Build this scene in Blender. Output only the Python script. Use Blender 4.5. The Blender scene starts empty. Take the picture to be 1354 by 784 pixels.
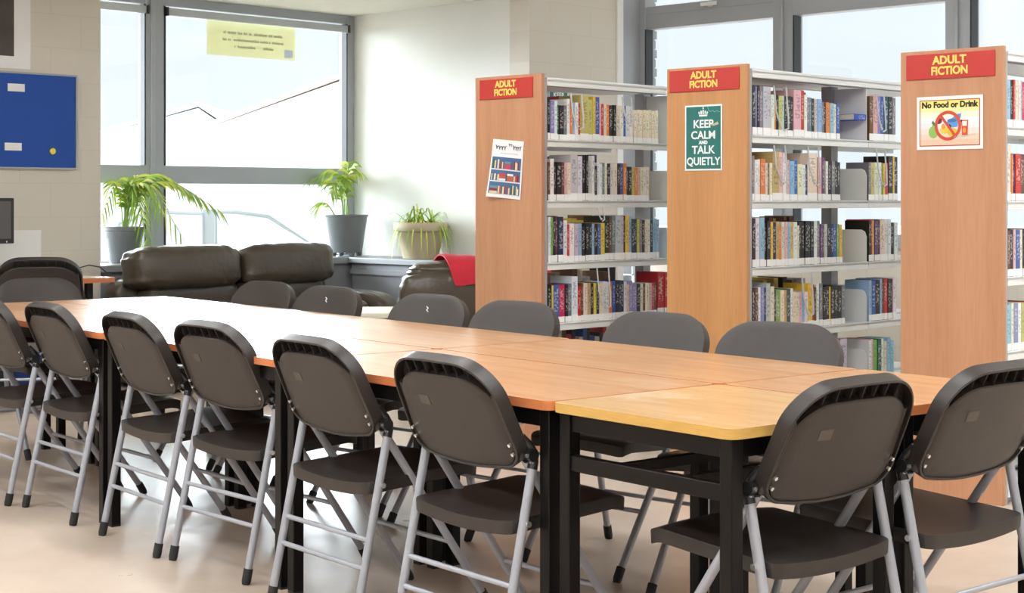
import bpy, bmesh, math, random
from mathutils import Vector, Matrix
R = math.radians
rng = random.Random(7)
C = bpy.context.scene.collection
F, CX, HY, H = 2100.0, 677.0, 262.0, 1.25      # focal length in px of a 1354x784 frame, eye height in m

def at(px, py, Y):                              # a point at depth Y seen at a pixel
    return Vector(((px-CX)/F*Y, Y, H-(py-HY)/F*Y))
def ground(px, py, z=0.0):                      # the point of height z seen at a pixel
    return at(px, py, (H-z)*F/(py-HY))

# ------------------------------------------------------------------ materials
def srgb(r, g, b):
    f = lambda c: (c/255/12.92) if c/255 <= .04045 else ((c/255+.055)/1.055)**2.4
    return (f(r), f(g), f(b), 1)
def newmat(name):
    m = bpy.data.materials.new(name); m.use_nodes = True
    nt = m.node_tree; return m, nt, nt.nodes['Principled BSDF']
def mat(name, col, rough=.5, metal=0, noise=0, nscale=8, bump=0, bscale=60, spec=.5, stretch=(1, 1, 1), emit=0, coat=0):
    m, nt, b = newmat(name)
    b.inputs['Base Color'].default_value = col
    b.inputs['Roughness'].default_value = rough
    b.inputs['Metallic'].default_value = metal
    b.inputs['Specular IOR Level'].default_value = spec
    if coat:
        b.inputs['Coat Weight'].default_value = coat; b.inputs['Coat Roughness'].default_value = .12
    if emit:
        b.inputs['Emission Color'].default_value = col; b.inputs['Emission Strength'].default_value = emit
    if noise or bump:
        tc = nt.nodes.new('ShaderNodeTexCoord'); mp = nt.nodes.new('ShaderNodeMapping')
        mp.inputs['Scale'].default_value = stretch
        nt.links.new(tc.outputs['Object'], mp.inputs['Vector'])
    if noise:
        n = nt.nodes.new('ShaderNodeTexNoise'); n.inputs['Scale'].default_value = nscale; n.inputs['Detail'].default_value = 5
        nt.links.new(mp.outputs['Vector'], n.inputs['Vector'])
        mx = nt.nodes.new('ShaderNodeMix'); mx.data_type = 'RGBA'
        mx.inputs[6].default_value = tuple(c*(1-noise) for c in col[:3])+(1,)
        mx.inputs[7].default_value = tuple(min(1, c*(1+noise)) for c in col[:3])+(1,)
        nt.links.new(n.outputs['Fac'], mx.inputs[0]); nt.links.new(mx.outputs[2], b.inputs['Base Color'])
    if bump:
        n2 = nt.nodes.new('ShaderNodeTexNoise'); n2.inputs['Scale'].default_value = bscale; n2.inputs['Detail'].default_value = 4
        nt.links.new(mp.outputs['Vector'], n2.inputs['Vector'])
        bp = nt.nodes.new('ShaderNodeBump'); bp.inputs['Strength'].default_value = bump; bp.inputs['Distance'].default_value = .01
        nt.links.new(n2.outputs['Fac'], bp.inputs['Height']); nt.links.new(bp.outputs['Normal'], b.inputs['Normal'])
    return m
def wood(name, c1, c2, scale=1.0, stretch=(22, 22, 1.3), rough=.35, wave=True, scuff=0, spec=.5):
    m, nt, b = newmat(name)
    tc = nt.nodes.new('ShaderNodeTexCoord'); mp = nt.nodes.new('ShaderNodeMapping'); mp.inputs['Scale'].default_value = stretch
    nt.links.new(tc.outputs['Object'], mp.inputs['Vector'])
    n = nt.nodes.new('ShaderNodeTexNoise'); n.inputs['Scale'].default_value = scale; n.inputs['Detail'].default_value = 6; n.inputs['Distortion'].default_value = .6
    nt.links.new(mp.outputs['Vector'], n.inputs['Vector'])
    cr = nt.nodes.new('ShaderNodeValToRGB'); cr.color_ramp.elements[0].position = .3; cr.color_ramp.elements[1].position = .72
    cr.color_ramp.elements[0].color = c1; cr.color_ramp.elements[1].color = c2
    nt.links.new(n.outputs['Fac'], cr.inputs['Fac'])
    out = cr.outputs['Color']
    if wave:
        w = nt.nodes.new('ShaderNodeTexNoise'); w.inputs['Scale'].default_value = 90*scale/10; w.inputs['Detail'].default_value = 2
        nt.links.new(mp.outputs['Vector'], w.inputs['Vector'])
        mx = nt.nodes.new('ShaderNodeMix'); mx.data_type = 'RGBA'; mx.blend_type = 'MULTIPLY'; mx.inputs[0].default_value = .25
        c3 = nt.nodes.new('ShaderNodeValToRGB'); c3.color_ramp.elements[0].color = (.72, .66, .6, 1); c3.color_ramp.elements[0].position = .35; c3.color_ramp.elements[1].position = .6
        nt.links.new(w.outputs['Fac'], c3.inputs['Fac']); nt.links.new(out, mx.inputs[6]); nt.links.new(c3.outputs['Color'], mx.inputs[7])
        out = mx.outputs[2]
    if scuff:
        s = nt.nodes.new('ShaderNodeTexNoise'); s.inputs['Scale'].default_value = 3.5; s.inputs['Detail'].default_value = 8
        nt.links.new(tc.outputs['Object'], s.inputs['Vector'])
        c4 = nt.nodes.new('ShaderNodeValToRGB'); c4.color_ramp.elements[0].position = .56; c4.color_ramp.elements[1].position = .72
        c4.color_ramp.elements[0].color = (0, 0, 0, 1); c4.color_ramp.elements[1].color = (scuff,)*3+(1,)
        nt.links.new(s.outputs['Fac'], c4.inputs['Fac'])
        m2 = nt.nodes.new('ShaderNodeMix'); m2.data_type = 'RGBA'; m2.inputs[7].default_value = srgb(240, 220, 195)
        nt.links.new(c4.outputs['Color'], m2.inputs[0]); nt.links.new(out, m2.inputs[6]); out = m2.outputs[2]
    nt.links.new(out, b.inputs['Base Color'])
    b.inputs['Roughness'].default_value = rough; b.inputs['Specular IOR Level'].default_value = spec
    return m
M = {}
M['plastic'] = mat('black_plastic', srgb(50, 44, 42), .38, noise=.18, nscale=14, bump=.12, bscale=260, spec=.4)
M['mark'] = mat('worn_moulded_mark', srgb(84, 75, 68), .5, noise=.15, nscale=60)
M['plastic_gloss'] = mat('black_hinge_plastic', srgb(34, 33, 34), .3, spec=.5)
M['tube'] = mat('silver_powder_coat', srgb(172, 175, 186), .36, .3, noise=.06, nscale=40)
M['rivet'] = mat('bright_rivet', srgb(215, 215, 215), .25, .8)
M['rubber'] = mat('rubber', srgb(38, 38, 40), .7, noise=.2, nscale=60)
M['frame_black'] = mat('black_steel', srgb(14, 11, 11), .35, noise=.25, nscale=18, spec=.22)
M['table_wood'] = wood('beech_laminate', srgb(178, 131, 92), srgb(192, 146, 106), stretch=(1.2, 14, 14), rough=.26, scuff=.10)
M['table_yellow'] = wood('worn_yellow_beech', srgb(184, 144, 96), srgb(199, 160, 114), stretch=(1.2, 14, 14), rough=.24, scuff=.45)
M['edge_orange'] = wood('orange_edge', srgb(190, 108, 62), srgb(206, 124, 76), stretch=(3, 3, 20), rough=.35)
M['edge_yellow'] = wood('yellow_edge', srgb(206, 162, 84), srgb(216, 174, 100), stretch=(3, 3, 20), rough=.35)
M['panel_wood'] = wood('beech_panel', srgb(183, 132, 98), srgb(198, 147, 113), stretch=(9, 9, .7), rough=.4)
M['panel_orange'] = wood('honey_beech_panel', srgb(186, 133, 84), srgb(202, 148, 98), stretch=(10, 10, .6), rough=.4)
M['shelf'] = mat('grey_shelf_paint', srgb(232, 233, 232), .45, noise=.03, nscale=5)
M['shelf_dark'] = mat('grey_steel_upright', srgb(168, 168, 172), .45, noise=.05, nscale=9)
M['wire'] = mat('chrome_wire', srgb(205, 205, 208), .4, .1)
M['sign_red'] = mat('red_sign', srgb(192, 52, 48), .4, noise=.06, nscale=6)
M['sign_yellow'] = mat('yellow_lettering', srgb(250, 222, 110), .5)
M['white_paper'] = mat('white_paper', srgb(240, 240, 242), .6, noise=.02, nscale=6)
M['label'] = mat('white_spine_label', srgb(252, 252, 253), .5, noise=.04, nscale=4)
M['pages'] = mat('book_pages', srgb(232, 222, 204), .8, noise=.08, nscale=30)
M['poster_green'] = mat('green_poster', srgb(30, 112, 108), .45, noise=.08, nscale=8)
M['poster_white'] = mat('poster_lettering', srgb(236, 244, 244), .5)
M['ink'] = mat('black_ink', srgb(25, 22, 22), .5)
M['grey_ink'] = mat('grey_ink', srgb(95, 95, 105), .5)
M['leather'] = mat('dark_brown_leather', srgb(76, 67, 57), .3, noise=.2, nscale=5, bump=.35, bscale=24, spec=.6)
M['red_cloth'] = mat('red_throw', srgb(214, 48, 66), .85, noise=.08, nscale=30, bump=.2, bscale=120)
M['cream'] = mat('cream_laminate', srgb(226, 222, 205), .4, noise=.03)
M['alu'] = mat('grey_window_frame', srgb(168, 173, 180), .4, .1, noise=.04, nscale=4)
M['alu_dark'] = mat('window_gasket', srgb(44, 50, 56), .5)
M['blind'] = mat('grey_blind_cassette', srgb(184, 190, 196), .4, .1)
M['beige_block'] = None
M['white_wall'] = mat('white_plaster', srgb(232, 234, 230), .75, noise=.02, nscale=3, bump=.05, bscale=30)
M['ceiling'] = mat('ceiling_plaster', srgb(226, 226, 216), .8, noise=.02, nscale=3)
M['ledge'] = mat('grey_ledge_paint', srgb(150, 153, 160), .4, noise=.04)
M['blue_felt'] = mat('blue_felt', srgb(42, 84, 172), .9, noise=.08, nscale=90, bump=.2, bscale=200)
M['pin'] = mat('yellow_pin', srgb(245, 228, 70), .4)
M['screen'] = mat('dark_screen', srgb(86, 86, 88), .35, noise=.05)
M['pc_black'] = mat('black_monitor_plastic', srgb(34, 34, 38), .4)
M['pot_grey'] = mat('charcoal_pot', srgb(118, 122, 126), .5, noise=.06, nscale=10)
M['pot_tan'] = mat('sandstone_pot', srgb(200, 188, 156), .6, noise=.08, nscale=14)
M['soil'] = mat('potting_soil', srgb(70, 52, 40), .9, noise=.3, nscale=40)
M['leaf'] = mat('palm_leaf', srgb(150, 188, 76), .5, noise=.3, nscale=9)
M['leaf_y'] = mat('yellow_green_leaf', srgb(206, 218, 92), .5, noise=.25, nscale=9)
M['stem'] = mat('palm_stem', srgb(150, 176, 96), .5, noise=.2, nscale=20)
M['blue_plastic'] = mat('blue_plastic', srgb(44, 78, 160), .4)
for k in ('leaf', 'leaf_y'):
    b = M[k].node_tree.nodes['Principled BSDF']; b.inputs['Transmission Weight'].default_value = 0
    b.inputs['Subsurface Weight'].default_value = 0

def block_mat():                                # painted blockwork: courses as fine grooves
    m, nt, b = newmat('painted_blockwork')
    tc = nt.nodes.new('ShaderNodeTexCoord')
    br = nt.nodes.new('ShaderNodeTexBrick'); br.inputs['Scale'].default_value = 1
    br.inputs['Brick Width'].default_value = .45; br.inputs['Row Height'].default_value = .225
    br.inputs['Mortar Size'].default_value = .004; br.inputs['Mortar Smooth'].default_value = .6
    br.inputs['Color1'].default_value = srgb(217, 211, 200); br.inputs['Color2'].default_value = srgb(215, 209, 198)
    br.inputs['Mortar'].default_value = srgb(209, 203, 192)
    mp = nt.nodes.new('ShaderNodeMapping'); mp.inputs['Rotation'].default_value = (R(90), 0, 0)
    nt.links.new(tc.outputs['Object'], mp.inputs['Vector']); nt.links.new(mp.outputs['Vector'], br.inputs['Vector'])
    nt.links.new(br.outputs['Color'], b.inputs['Base Color']); b.inputs['Roughness'].default_value = .6
    bp = nt.nodes.new('ShaderNodeBump'); bp.inputs['Strength'].default_value = .15; bp.inputs['Distance'].default_value = .002; bp.invert = True
    nt.links.new(br.outputs['Fac'], bp.inputs['Height']); nt.links.new(bp.outputs['Normal'], b.inputs['Normal'])
    return m
M['beige_block'] = block_mat()
def floor_mat():
    m, nt, b = newmat('polished_vinyl_floor')
    tc = nt.nodes.new('ShaderNodeTexCoord')
    n = nt.nodes.new('ShaderNodeTexNoise'); n.inputs['Scale'].default_value = 2.2; n.inputs['Detail'].default_value = 8; n.inputs['Roughness'].default_value = .65
    nt.links.new(tc.outputs['Object'], n.inputs['Vector'])
    cr = nt.nodes.new('ShaderNodeValToRGB'); cr.color_ramp.elements[0].position = .3; cr.color_ramp.elements[1].position = .75
    cr.color_ramp.elements[0].color = srgb(192, 172, 156); cr.color_ramp.elements[1].color = srgb(208, 190, 174)
    nt.links.new(n.outputs['Fac'], cr.inputs['Fac']); nt.links.new(cr.outputs['Color'], b.inputs['Base Color'])
    r2 = nt.nodes.new('ShaderNodeMapRange'); r2.inputs['To Min'].default_value = .22; r2.inputs['To Max'].default_value = .42
    n2 = nt.nodes.new('ShaderNodeTexNoise'); n2.inputs['Scale'].default_value = 9; n2.inputs['Detail'].default_value = 6
    nt.links.new(tc.outputs['Object'], n2.inputs['Vector']); nt.links.new(n2.outputs['Fac'], r2.inputs['Value'])
    nt.links.new(r2.outputs['Result'], b.inputs['Roughness'])
    return m
M['floor'] = floor_mat()
def glass_mat():
    m, nt, b = newmat('window_glass'); nt.nodes.remove(b)
    o = nt.nodes['Material Output']; t = nt.nodes.new('ShaderNodeBsdfTransparent'); g = nt.nodes.new('ShaderNodeBsdfGlossy')
    g.inputs['Roughness'].default_value = .02; t.inputs['Color'].default_value = (.97, .985, .985, 1)
    mx = nt.nodes.new('ShaderNodeMixShader'); mx.inputs[0].default_value = .05
    nt.links.new(t.outputs[0], mx.inputs[1]); nt.links.new(g.outputs[0], mx.inputs[2]); nt.links.new(mx.outputs[0], o.inputs['Surface'])
    return m
M['glass'] = glass_mat()
def book_mat():                                 # cover colour from the object's colour, blocky title marks on the spine
    m, nt, b = newmat('book_cover')
    oi = nt.nodes.new('ShaderNodeObjectInfo'); tc = nt.nodes.new('ShaderNodeTexCoord')
    sp = nt.nodes.new('ShaderNodeSeparateXYZ'); nt.links.new(tc.outputs['Object'], sp.inputs[0])
    def mth(op, a, c=None):
        n = nt.nodes.new('ShaderNodeMath'); n.operation = op
        for i, v in enumerate((a, c)):
            if v is None: continue
            if isinstance(v, (int, float)): n.inputs[i].default_value = v
            else: nt.links.new(v, n.inputs[i])
        return n.outputs[0]
    z, x = sp.outputs['Z'], sp.outputs['X']
    rz = mth('ADD', mth('MULTIPLY', z, 17), mth('MULTIPLY', oi.outputs['Random'], 97))
    rx = mth('ADD', mth('MULTIPLY', x, 2.2), mth('MULTIPLY', oi.outputs['Random'], 41))
    cb = nt.nodes.new('ShaderNodeCombineXYZ'); nt.links.new(rx, cb.inputs[0]); nt.links.new(rz, cb.inputs[1])
    n = nt.nodes.new('ShaderNodeTexNoise'); n.inputs['Scale'].default_value = 1.0; n.inputs['Detail'].default_value = 1; n.noise_dimensions = '2D'
    nt.links.new(cb.outputs[0], n.inputs['Vector'])
    ink = mth('GREATER_THAN', n.outputs['Fac'], .53)
    lo = mth('ADD', mth('MULTIPLY', oi.outputs['Random'], .14), .28)
    k = mth('MULTIPLY', ink, mth('MULTIPLY', mth('GREATER_THAN', z, lo), mth('LESS_THAN', z, .9)))
    k = mth('MULTIPLY', k, mth('LESS_THAN', mth('ABSOLUTE', x), .34))
    bw = nt.nodes.new('ShaderNodeRGBToBW'); nt.links.new(oi.outputs['Color'], bw.inputs[0])
    cr = nt.nodes.new('ShaderNodeValToRGB'); cr.color_ramp.interpolation = 'CONSTANT'
    cr.color_ramp.elements[0].color = (.8, .78, .7, 1); cr.color_ramp.elements[1].position = .34; cr.color_ramp.elements[1].color = (.06, .07, .12, 1)
    nt.links.new(bw.outputs[0], cr.inputs[0])
    mx = nt.nodes.new('ShaderNodeMix'); mx.data_type = 'RGBA'; nt.links.new(mth('MULTIPLY', k, .42), mx.inputs[0])
    nt.links.new(oi.outputs['Color'], mx.inputs[6]); nt.links.new(cr.outputs[0], mx.inputs[7])
    nt.links.new(mx.outputs[2], b.inputs['Base Color']); b.inputs['Roughness'].default_value = .4
    return m
M['book'] = book_mat()
FLATC = {}
def flat(r, g, b):
    k = (r, g, b)
    if k not in FLATC: FLATC[k] = mat('print_%d_%d_%d' % k, srgb(*k), .5)
    return FLATC[k]

# ------------------------------------------------------------------ mesh building
class MB:
    def __init__(s): s.v, s.f, s.m, s.sm = [], [], [], []
    def add(s, vs, fs, mi=0, smooth=False, mtx=None):
        o = len(s.v)
        s.v += [tuple(mtx @ Vector(p)) if mtx else tuple(p) for p in vs]
        for f in fs: s.f.append([i+o for i in f]); s.m.append(mi); s.sm.append(smooth)
    def box(s, x0, x1, y0, y1, z0, z1, mi=0, mtx=None, b=0):
        if b:
            bm = bmesh.new(); bmesh.ops.create_cube(bm, size=1)
            for q in bm.verts: q.co = Vector(((x0+x1)/2+q.co.x*(x1-x0), (y0+y1)/2+q.co.y*(y1-y0), (z0+z1)/2+q.co.z*(z1-z0)))
            bmesh.ops.bevel(bm, geom=list(bm.edges), offset=b, segments=2, affect='EDGES', profile=.5)
            bm.verts.index_update()
            s.add([q.co[:] for q in bm.verts], [[q.index for q in f.verts] for f in bm.faces], mi, False, mtx); bm.free(); return s
        v = [(x, y, z) for x in (x0, x1) for y in (y0, y1) for z in (z0, z1)]
        s.add(v, [(0, 1, 3, 2), (4, 6, 7, 5), (0, 4, 5, 1), (2, 3, 7, 6), (0, 2, 6, 4), (1, 5, 7, 3)], mi, False, mtx); return s
    def tube(s, pts, r, n=12, mi=0, cap=True, mtx=None):
        pts = [Vector(p) for p in pts]; k = len(pts)
        rr = r if isinstance(r, (list, tuple)) else [r]*k
        t0 = (pts[1]-pts[0]).normalized(); a = t0.orthogonal().normalized()
        vs, fs = [], []
        for i, p in enumerate(pts):
            t = ((pts[min(i+1, k-1)]-p).normalized()+(p-pts[max(i-1, 0)]).normalized()).normalized()
            a = (a-t*a.dot(t)).normalized(); bb = t.cross(a)
            for j in range(n):
                an = 2*math.pi*j/n; vs.append(p+(a*math.cos(an)+bb*math.sin(an))*rr[i])
        for i in range(k-1):
            for j in range(n): fs.append((i*n+j, i*n+(j+1) % n, (i+1)*n+(j+1) % n, (i+1)*n+j))
        s.add(vs, fs, mi, True, mtx)
        if cap: s.add(vs[:n], [tuple(range(n-1, -1, -1))], mi, False, mtx); s.add(vs[-n:], [tuple(range(n))], mi, False, mtx)
        return s
    def lathe(s, prof, n=32, mi=0, mtx=None, smooth=True):
        vs, fs = [], []; k = len(prof)
        for r, z in prof:
            for j in range(n): a = 2*math.pi*j/n; vs.append((r*math.cos(a), r*math.sin(a), z))
        for i in range(k-1):
            for j in range(n): fs.append((i*n+j, i*n+(j+1) % n, (i+1)*n+(j+1) % n, (i+1)*n+j))
        s.add(vs, fs, mi, smooth, mtx); return s
    def prism(s, out, y0, y1, mi=0, mtx=None):   # outline in x,z extruded along y
        n = len(out); vs = [(x, y0, z) for x, z in out]+[(x, y1, z) for x, z in out]
        fs = [tuple(range(n)), tuple(range(2*n-1, n-1, -1))]+[(i, i+n, (i+1) % n+n, (i+1) % n) for i in range(n)]
        s.add(vs, fs, mi, False, mtx); return s
    def build(s, name, mats, parent=None, bevel=0, loc=None, rz=None, subsurf=0):
        me = bpy.data.meshes.new(name); me.from_pydata(s.v, [], s.f)
        for m in (mats if isinstance(mats, (list, tuple)) else [mats]): me.materials.append(M[m] if isinstance(m, str) else m)
        me.polygons.foreach_set('material_index', s.m); me.polygons.foreach_set('use_smooth', s.sm)
        bm = bmesh.new(); bm.from_mesh(me); bmesh.ops.recalc_face_normals(bm, faces=bm.faces[:]); bm.to_mesh(me); bm.free()
        me.set_sharp_from_angle(angle=R(38)); me.update()
        o = bpy.data.objects.new(name, me); C.objects.link(o)
        if parent: o.parent = parent
        if loc is not None: o.location = loc
        if rz is not None: o.rotation_euler.z = rz
        if bevel:
            b = o.modifiers.new('bevel', 'BEVEL'); b.width = bevel; b.segments = 2; b.limit_method = 'ANGLE'
        if subsurf:
            u = o.modifiers.new('sub', 'SUBSURF'); u.levels = u.render_levels = subsurf
        return o
def tag(o, label, cat, group=None):
    o['label'] = label; o['category'] = cat
    if group: o['group'] = group
    return o
def thing(name, label, cat, loc=(0, 0, 0), rz=0, group=None):
    o = bpy.data.objects.new(name, None); C.objects.link(o); o.empty_display_size = .1
    o.location = loc; o.rotation_euler = (0, 0, rz); return tag(o, label, cat, group)
def struct(o): o['kind'] = 'structure'; return o
def dup(root, label, loc, rz, group=None, scale=None):
    r = root.copy(); C.objects.link(r); r.location = loc; r.rotation_euler = (0, 0, rz); r['label'] = label
    if group: r['group'] = group
    if scale: r.scale = (scale,)*3
    for ch in list(root.children):
        c = ch.copy(); C.objects.link(c); c.parent = r
        for g in list(ch.children):
            d = g.copy(); C.objects.link(d); d.parent = c
    return r
def text_obj(name, body, size, mtx, m, parent=None, extrude=.0008, offset=0, sx=1.0, spacing=1.0, align='CENTER'):
    cu = bpy.data.curves.new(name, 'FONT'); cu.body = body; cu.size = size; cu.extrude = extrude; cu.offset = offset
    cu.align_x = align; cu.align_y = 'CENTER'; cu.space_character = spacing; cu.resolution_u = 3
    t = bpy.data.objects.new(name+'_src', cu); C.objects.link(t)
    bpy.context.view_layer.update()
    me = bpy.data.meshes.new_from_object(t.evaluated_get(bpy.context.evaluated_depsgraph_get()))
    bpy.data.objects.remove(t); bpy.data.curves.remove(cu)
    me.materials.clear(); me.materials.append(M[m] if isinstance(m, str) else m)
    for v in me.vertices: v.co.x *= sx
    o = bpy.data.objects.new(name, me); C.objects.link(o)
    if parent: o.parent = parent
    o.matrix_local = mtx
    return o
def frame(o, x, n):                              # x to the reader's right, up, n towards the reader
    x = Vector(x).normalized(); n = Vector(n).normalized(); up = n.cross(x)
    return Matrix(((x.x, up.x, n.x, o[0]), (x.y, up.y, n.y, o[1]), (x.z, up.z, n.z, o[2]), (0, 0, 0, 1)))

# ------------------------------------------------------------------ directions of the room and of the tables
va = R(45.6)
V = Vector((math.cos(va), math.sin(va), 0)); P = Vector((-V.y, V.x, 0)); N = -P     # along the shelves / across / towards the room from the left window
WC = at(466, 22, 13.0); CEIL = WC.z; WC.z = 0                                      # alcove corner
def on_line(px, o, d):                           # the point of a plan line seen in column px
    k = (px-CX)/F; s = (k*o.y-o.x)/(d.x-k*d.y); return o+d*s
def hz(py, Y): return H-(py-HY)/F*Y

# ------------------------------------------------------------------ room shell
b = MB(); b.box(-9, 8, -1.0, 19, -.12, 0); struct(b.build('floor', 'floor'))
DW = .45                                          # depth of the window niche
LW = on_line(133, WC+N*DW, V)                     # free edge of the left wall
BW = on_line(700, WC, N)                          # corner where the white wall meets the blockwork
RW = on_line(850, BW, V)                          # start of the right hand window
HC = 3.7
def wall(name, a, c, z0, z1, thick, m, side):     # wall from a to c, thickness away from the room
    d = (c-a); L = d.length; rz = math.atan2(d.y, d.x)
    b = MB(); b.box(0, L, 0 if side > 0 else -thick, thick if side > 0 else 0, z0, z1)
    return struct(b.build(name, m, loc=(a.x, a.y, 0), rz=rz))
wall('wall_left', LW-V*6, LW, 0, HC, .30, 'beige_block', 1)
wall('wall_window_left', WC-V*6, WC+V*.25, 0, .74, .25, 'white_wall', 1)
wall('wall_alcove', WC, BW+P*.2, 0, CEIL, .2, 'white_wall', 1)
wall('wall_corner', BW, on_line(819, BW, V), 0, HC, .2, 'beige_block', 1)
WE = RW+N*7.0
wall('wall_window_right', RW, WE, 0, .95, .25, 'beige_block', 1)
b = MB()                                         # ceilings
a0, a1, a2, a3 = WC-V*7+P*.3, WC+V*.2+P*.3, BW+V*.2, BW-V*7
b.v = [tuple(q)[:2]+(CEIL,) for q in (a0, a1, a2, a3)]+[tuple(q)[:2]+(CEIL+.15,) for q in (a0, a1, a2, a3)]
b.add([], []); b.f = [[0, 1, 2, 3], [7, 6, 5, 4], [0, 4, 5, 1], [1, 5, 6, 2], [2, 6, 7, 3], [3, 7, 4, 0]]; b.m = [0]*6; b.sm = [False]*6
struct(b.build('ceiling', 'ceiling'))
b = MB(); b.box(-9, 8, -.2, 14, HC, HC+.12); hall = struct(b.build('ceiling_hall', 'ceiling'))
# bulkhead over the alcove's mouth
wall('wall_bulkhead', BW-V*7, BW, CEIL+.15, HC, .12, 'ceiling', 1)
wall('wall_right', WE, Vector((7.6, -1.0, 0)), 0, HC, .2, 'beige_block', 1)
wall('wall_back', Vector((7.6, -1.0, 0)), Vector((-8.6, -1.0, 0)), 0, HC, .2, 'beige_block', 1)
wall('wall_far_left', Vector((-8.6, -1.0, 0)), LW-V*6, 0, HC, .2, 'beige_block', 1)
# white bead and grey metal reveal beside the right hand window
e0, e1, e2 = on_line(815, BW, V), on_line(822.5, BW, V), RW
def strip(name, a, c, z0, z1, m, t=.012):
    d = c-a; b = MB(); b.box(0, d.length, -t, .19, z0, z1); return struct(b.build(name, m, loc=(a.x, a.y, 0), rz=math.atan2(d.y, d.x)))
strip('trim_1', e0, e1, 0, HC, 'white_paper', .014)
strip('trim_2', e1+V*.004, RW+V*.02, .95, HC, 'alu', .008)

# left window: frame in the plane through WC along V, local x along V from its left end
WL = 4.2
o = thing('window_1', 'large grey framed window behind the leather sofa', 'window', tuple(WC-V*WL), va); o['kind'] = 'structure'
def fx(px): return (on_line(px, WC, V)-(WC-V*WL)).dot(V)
zt = CEIL; z_tr0, z_tr1 = hz(243, 12), hz(220, 12)
b = MB()
m0, m1, m2, m3 = fx(190), fx(214.5), fx(456.5), WL
b.box(0, WL, -.02, .07, zt-.07, zt); b.box(0, WL, -.02, .07, .74, .80)
b.box(m0, m1, -.025, .075, .74, zt); b.box(m2, WL, -.025, .075, .74, zt)
b.box(0, WL, -.018, .065, z_tr0, z_tr1); b.box(0, .06, -.02, .07, .74, zt)
b.box(fx(196), fx(203), -.04, -.02, .8, zt, 0)
b.build('window_frame', 'alu', o, bevel=.004)
b = MB()
for (q0, q1) in ((.06, m0), (m1, m2)):
    for (w0, w1) in ((.80, z_tr0), (z_tr1, zt-.07)):
        b.box(q0, q0+.012, -.03, .03, w0, w1); b.box(q1-.012, q1, -.03, .03, w0, w1)
b.build('gasket', 'alu_dark', o)
b = MB(); b.box(.05, m0+.01, .02, .03, .79, zt-.06); b.box(m1-.01, m2+.01, .02, .03, .79, zt-.06); b.build('pane', 'glass', o)
for k, (q0, q1) in enumerate(((.8, m0-.005), (m1+.02, m2-.01))):
    r_ = thing('roller_blind', ('short' if k == 0 else 'long')+' grey roller blind rolled up in its cassette over the '+('narrow left' if k == 0 else 'wide')+' pane', 'blind',
               tuple(WC-V*WL+N*.05), va, 'roller blinds over the left window')
    b = MB(); b.box(q0, q1, -.0, .03, zt-.14, zt-.085); b.build('cassette', 'blind', r_, bevel=.006)
    b = MB(); b.box(q0-.015, q0, -.01, .035, zt-.145, zt-.08); b.box(q1, q1+.015, -.01, .035, zt-.145, zt-.08); b.build('end_cap', 'pc_black', r_)
# window ledge, running under the window and along the white wall
b = MB(); b.box(0, WL, -DW, 0, .74, .79); struct(b.build('trim_3', 'ledge', loc=tuple(WC-V*WL), rz=va, bevel=.006))
b = MB(); b.box(0, WL, -DW+.04, -.0, 0, .74); struct(b.build('trim_4', 'ledge', loc=tuple(WC-V*WL), rz=va))
sa = WC+N*DW
b = MB(); b.box(0, 1.75, -.42, 0, .745, .79); struct(b.build('trim_5', 'ledge', loc=tuple(sa-V*0), rz=math.atan2(N.y, N.x), bevel=.006))
b = MB(); b.box(0, 1.75, -.38, 0, 0, .745); b.box(0, 1.75, -.40, 0, .66, .70); struct(b.build('trim_6', 'ledge', loc=tuple(sa), rz=math.atan2(N.y, N.x)))

# right hand window: local x along N from RW
rzr = math.atan2(N.y, N.x)
o = thing('window_2', 'tall grey framed windows behind the bookcases', 'window', tuple(RW), rzr); o['kind'] = 'structure'
def rx(px): return (on_line(px, RW, N)-RW).dot(N)
b = MB(); yA = 2.57; yB = yA+.13
xs = [(0, rx(858.5)), (rx(1027), rx(1054)), (rx(1254.5), rx(1288)), (rx(1500), rx(1530)), (6.9, 7.0)]
for q0, q1 in xs: b.box(q0, q1, -.05, .07, .9, HC)
b.box(0, 7, -.045, .065, yA, yB); b.box(0, 7, -.045, .065, .9, 1.0); b.box(0, 7, -.045, .065, HC-.1, HC)
for q0, q1 in xs[1:3]: b.box((q0+q1)/2-.008, (q0+q1)/2+.008, -.07, -.05, .9, HC)
for i in range(len(xs)-1): b.box(xs[i][1], xs[i+1][0], -.05, .0, yB-.02, yB+.045)
b.build('window_frame', 'alu', o, bevel=.004)
b = MB()
for i in range(len(xs)-1):
    b.box(xs[i][1], xs[i][1]+.012, -.055, .03, 1.0, yA)
b.build('gasket', 'alu_dark', o)
b = MB()
for i in range(len(xs)-1): b.box(xs[i][1]-.01, xs[i+1][0]+.01, .02, .03, .98, HC-.05)
b.build('pane', 'glass', o)
b = MB(); hx = rx(945); b.box(hx-.075, hx+.075, -.085, -.07, yB-.0, yB+.03); b.box(hx-.02, hx+.02, -.07, -.045, yB-.005, yB+.035); b.build('window_handle', 'shelf', o, bevel=.006)

# ------------------------------------------------------------------ the tables
TZ = .735
A = ground(968, 569, TZ); A.z = 0
U = (ground(130, 440, TZ)-ground(968, 569, TZ)); U.z = 0; U.normalize()
Wd = Vector((U.y, -U.x, 0))
ua = math.atan2(-U.y, -U.x)                       # local x along -U (towards the camera side end)
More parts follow.
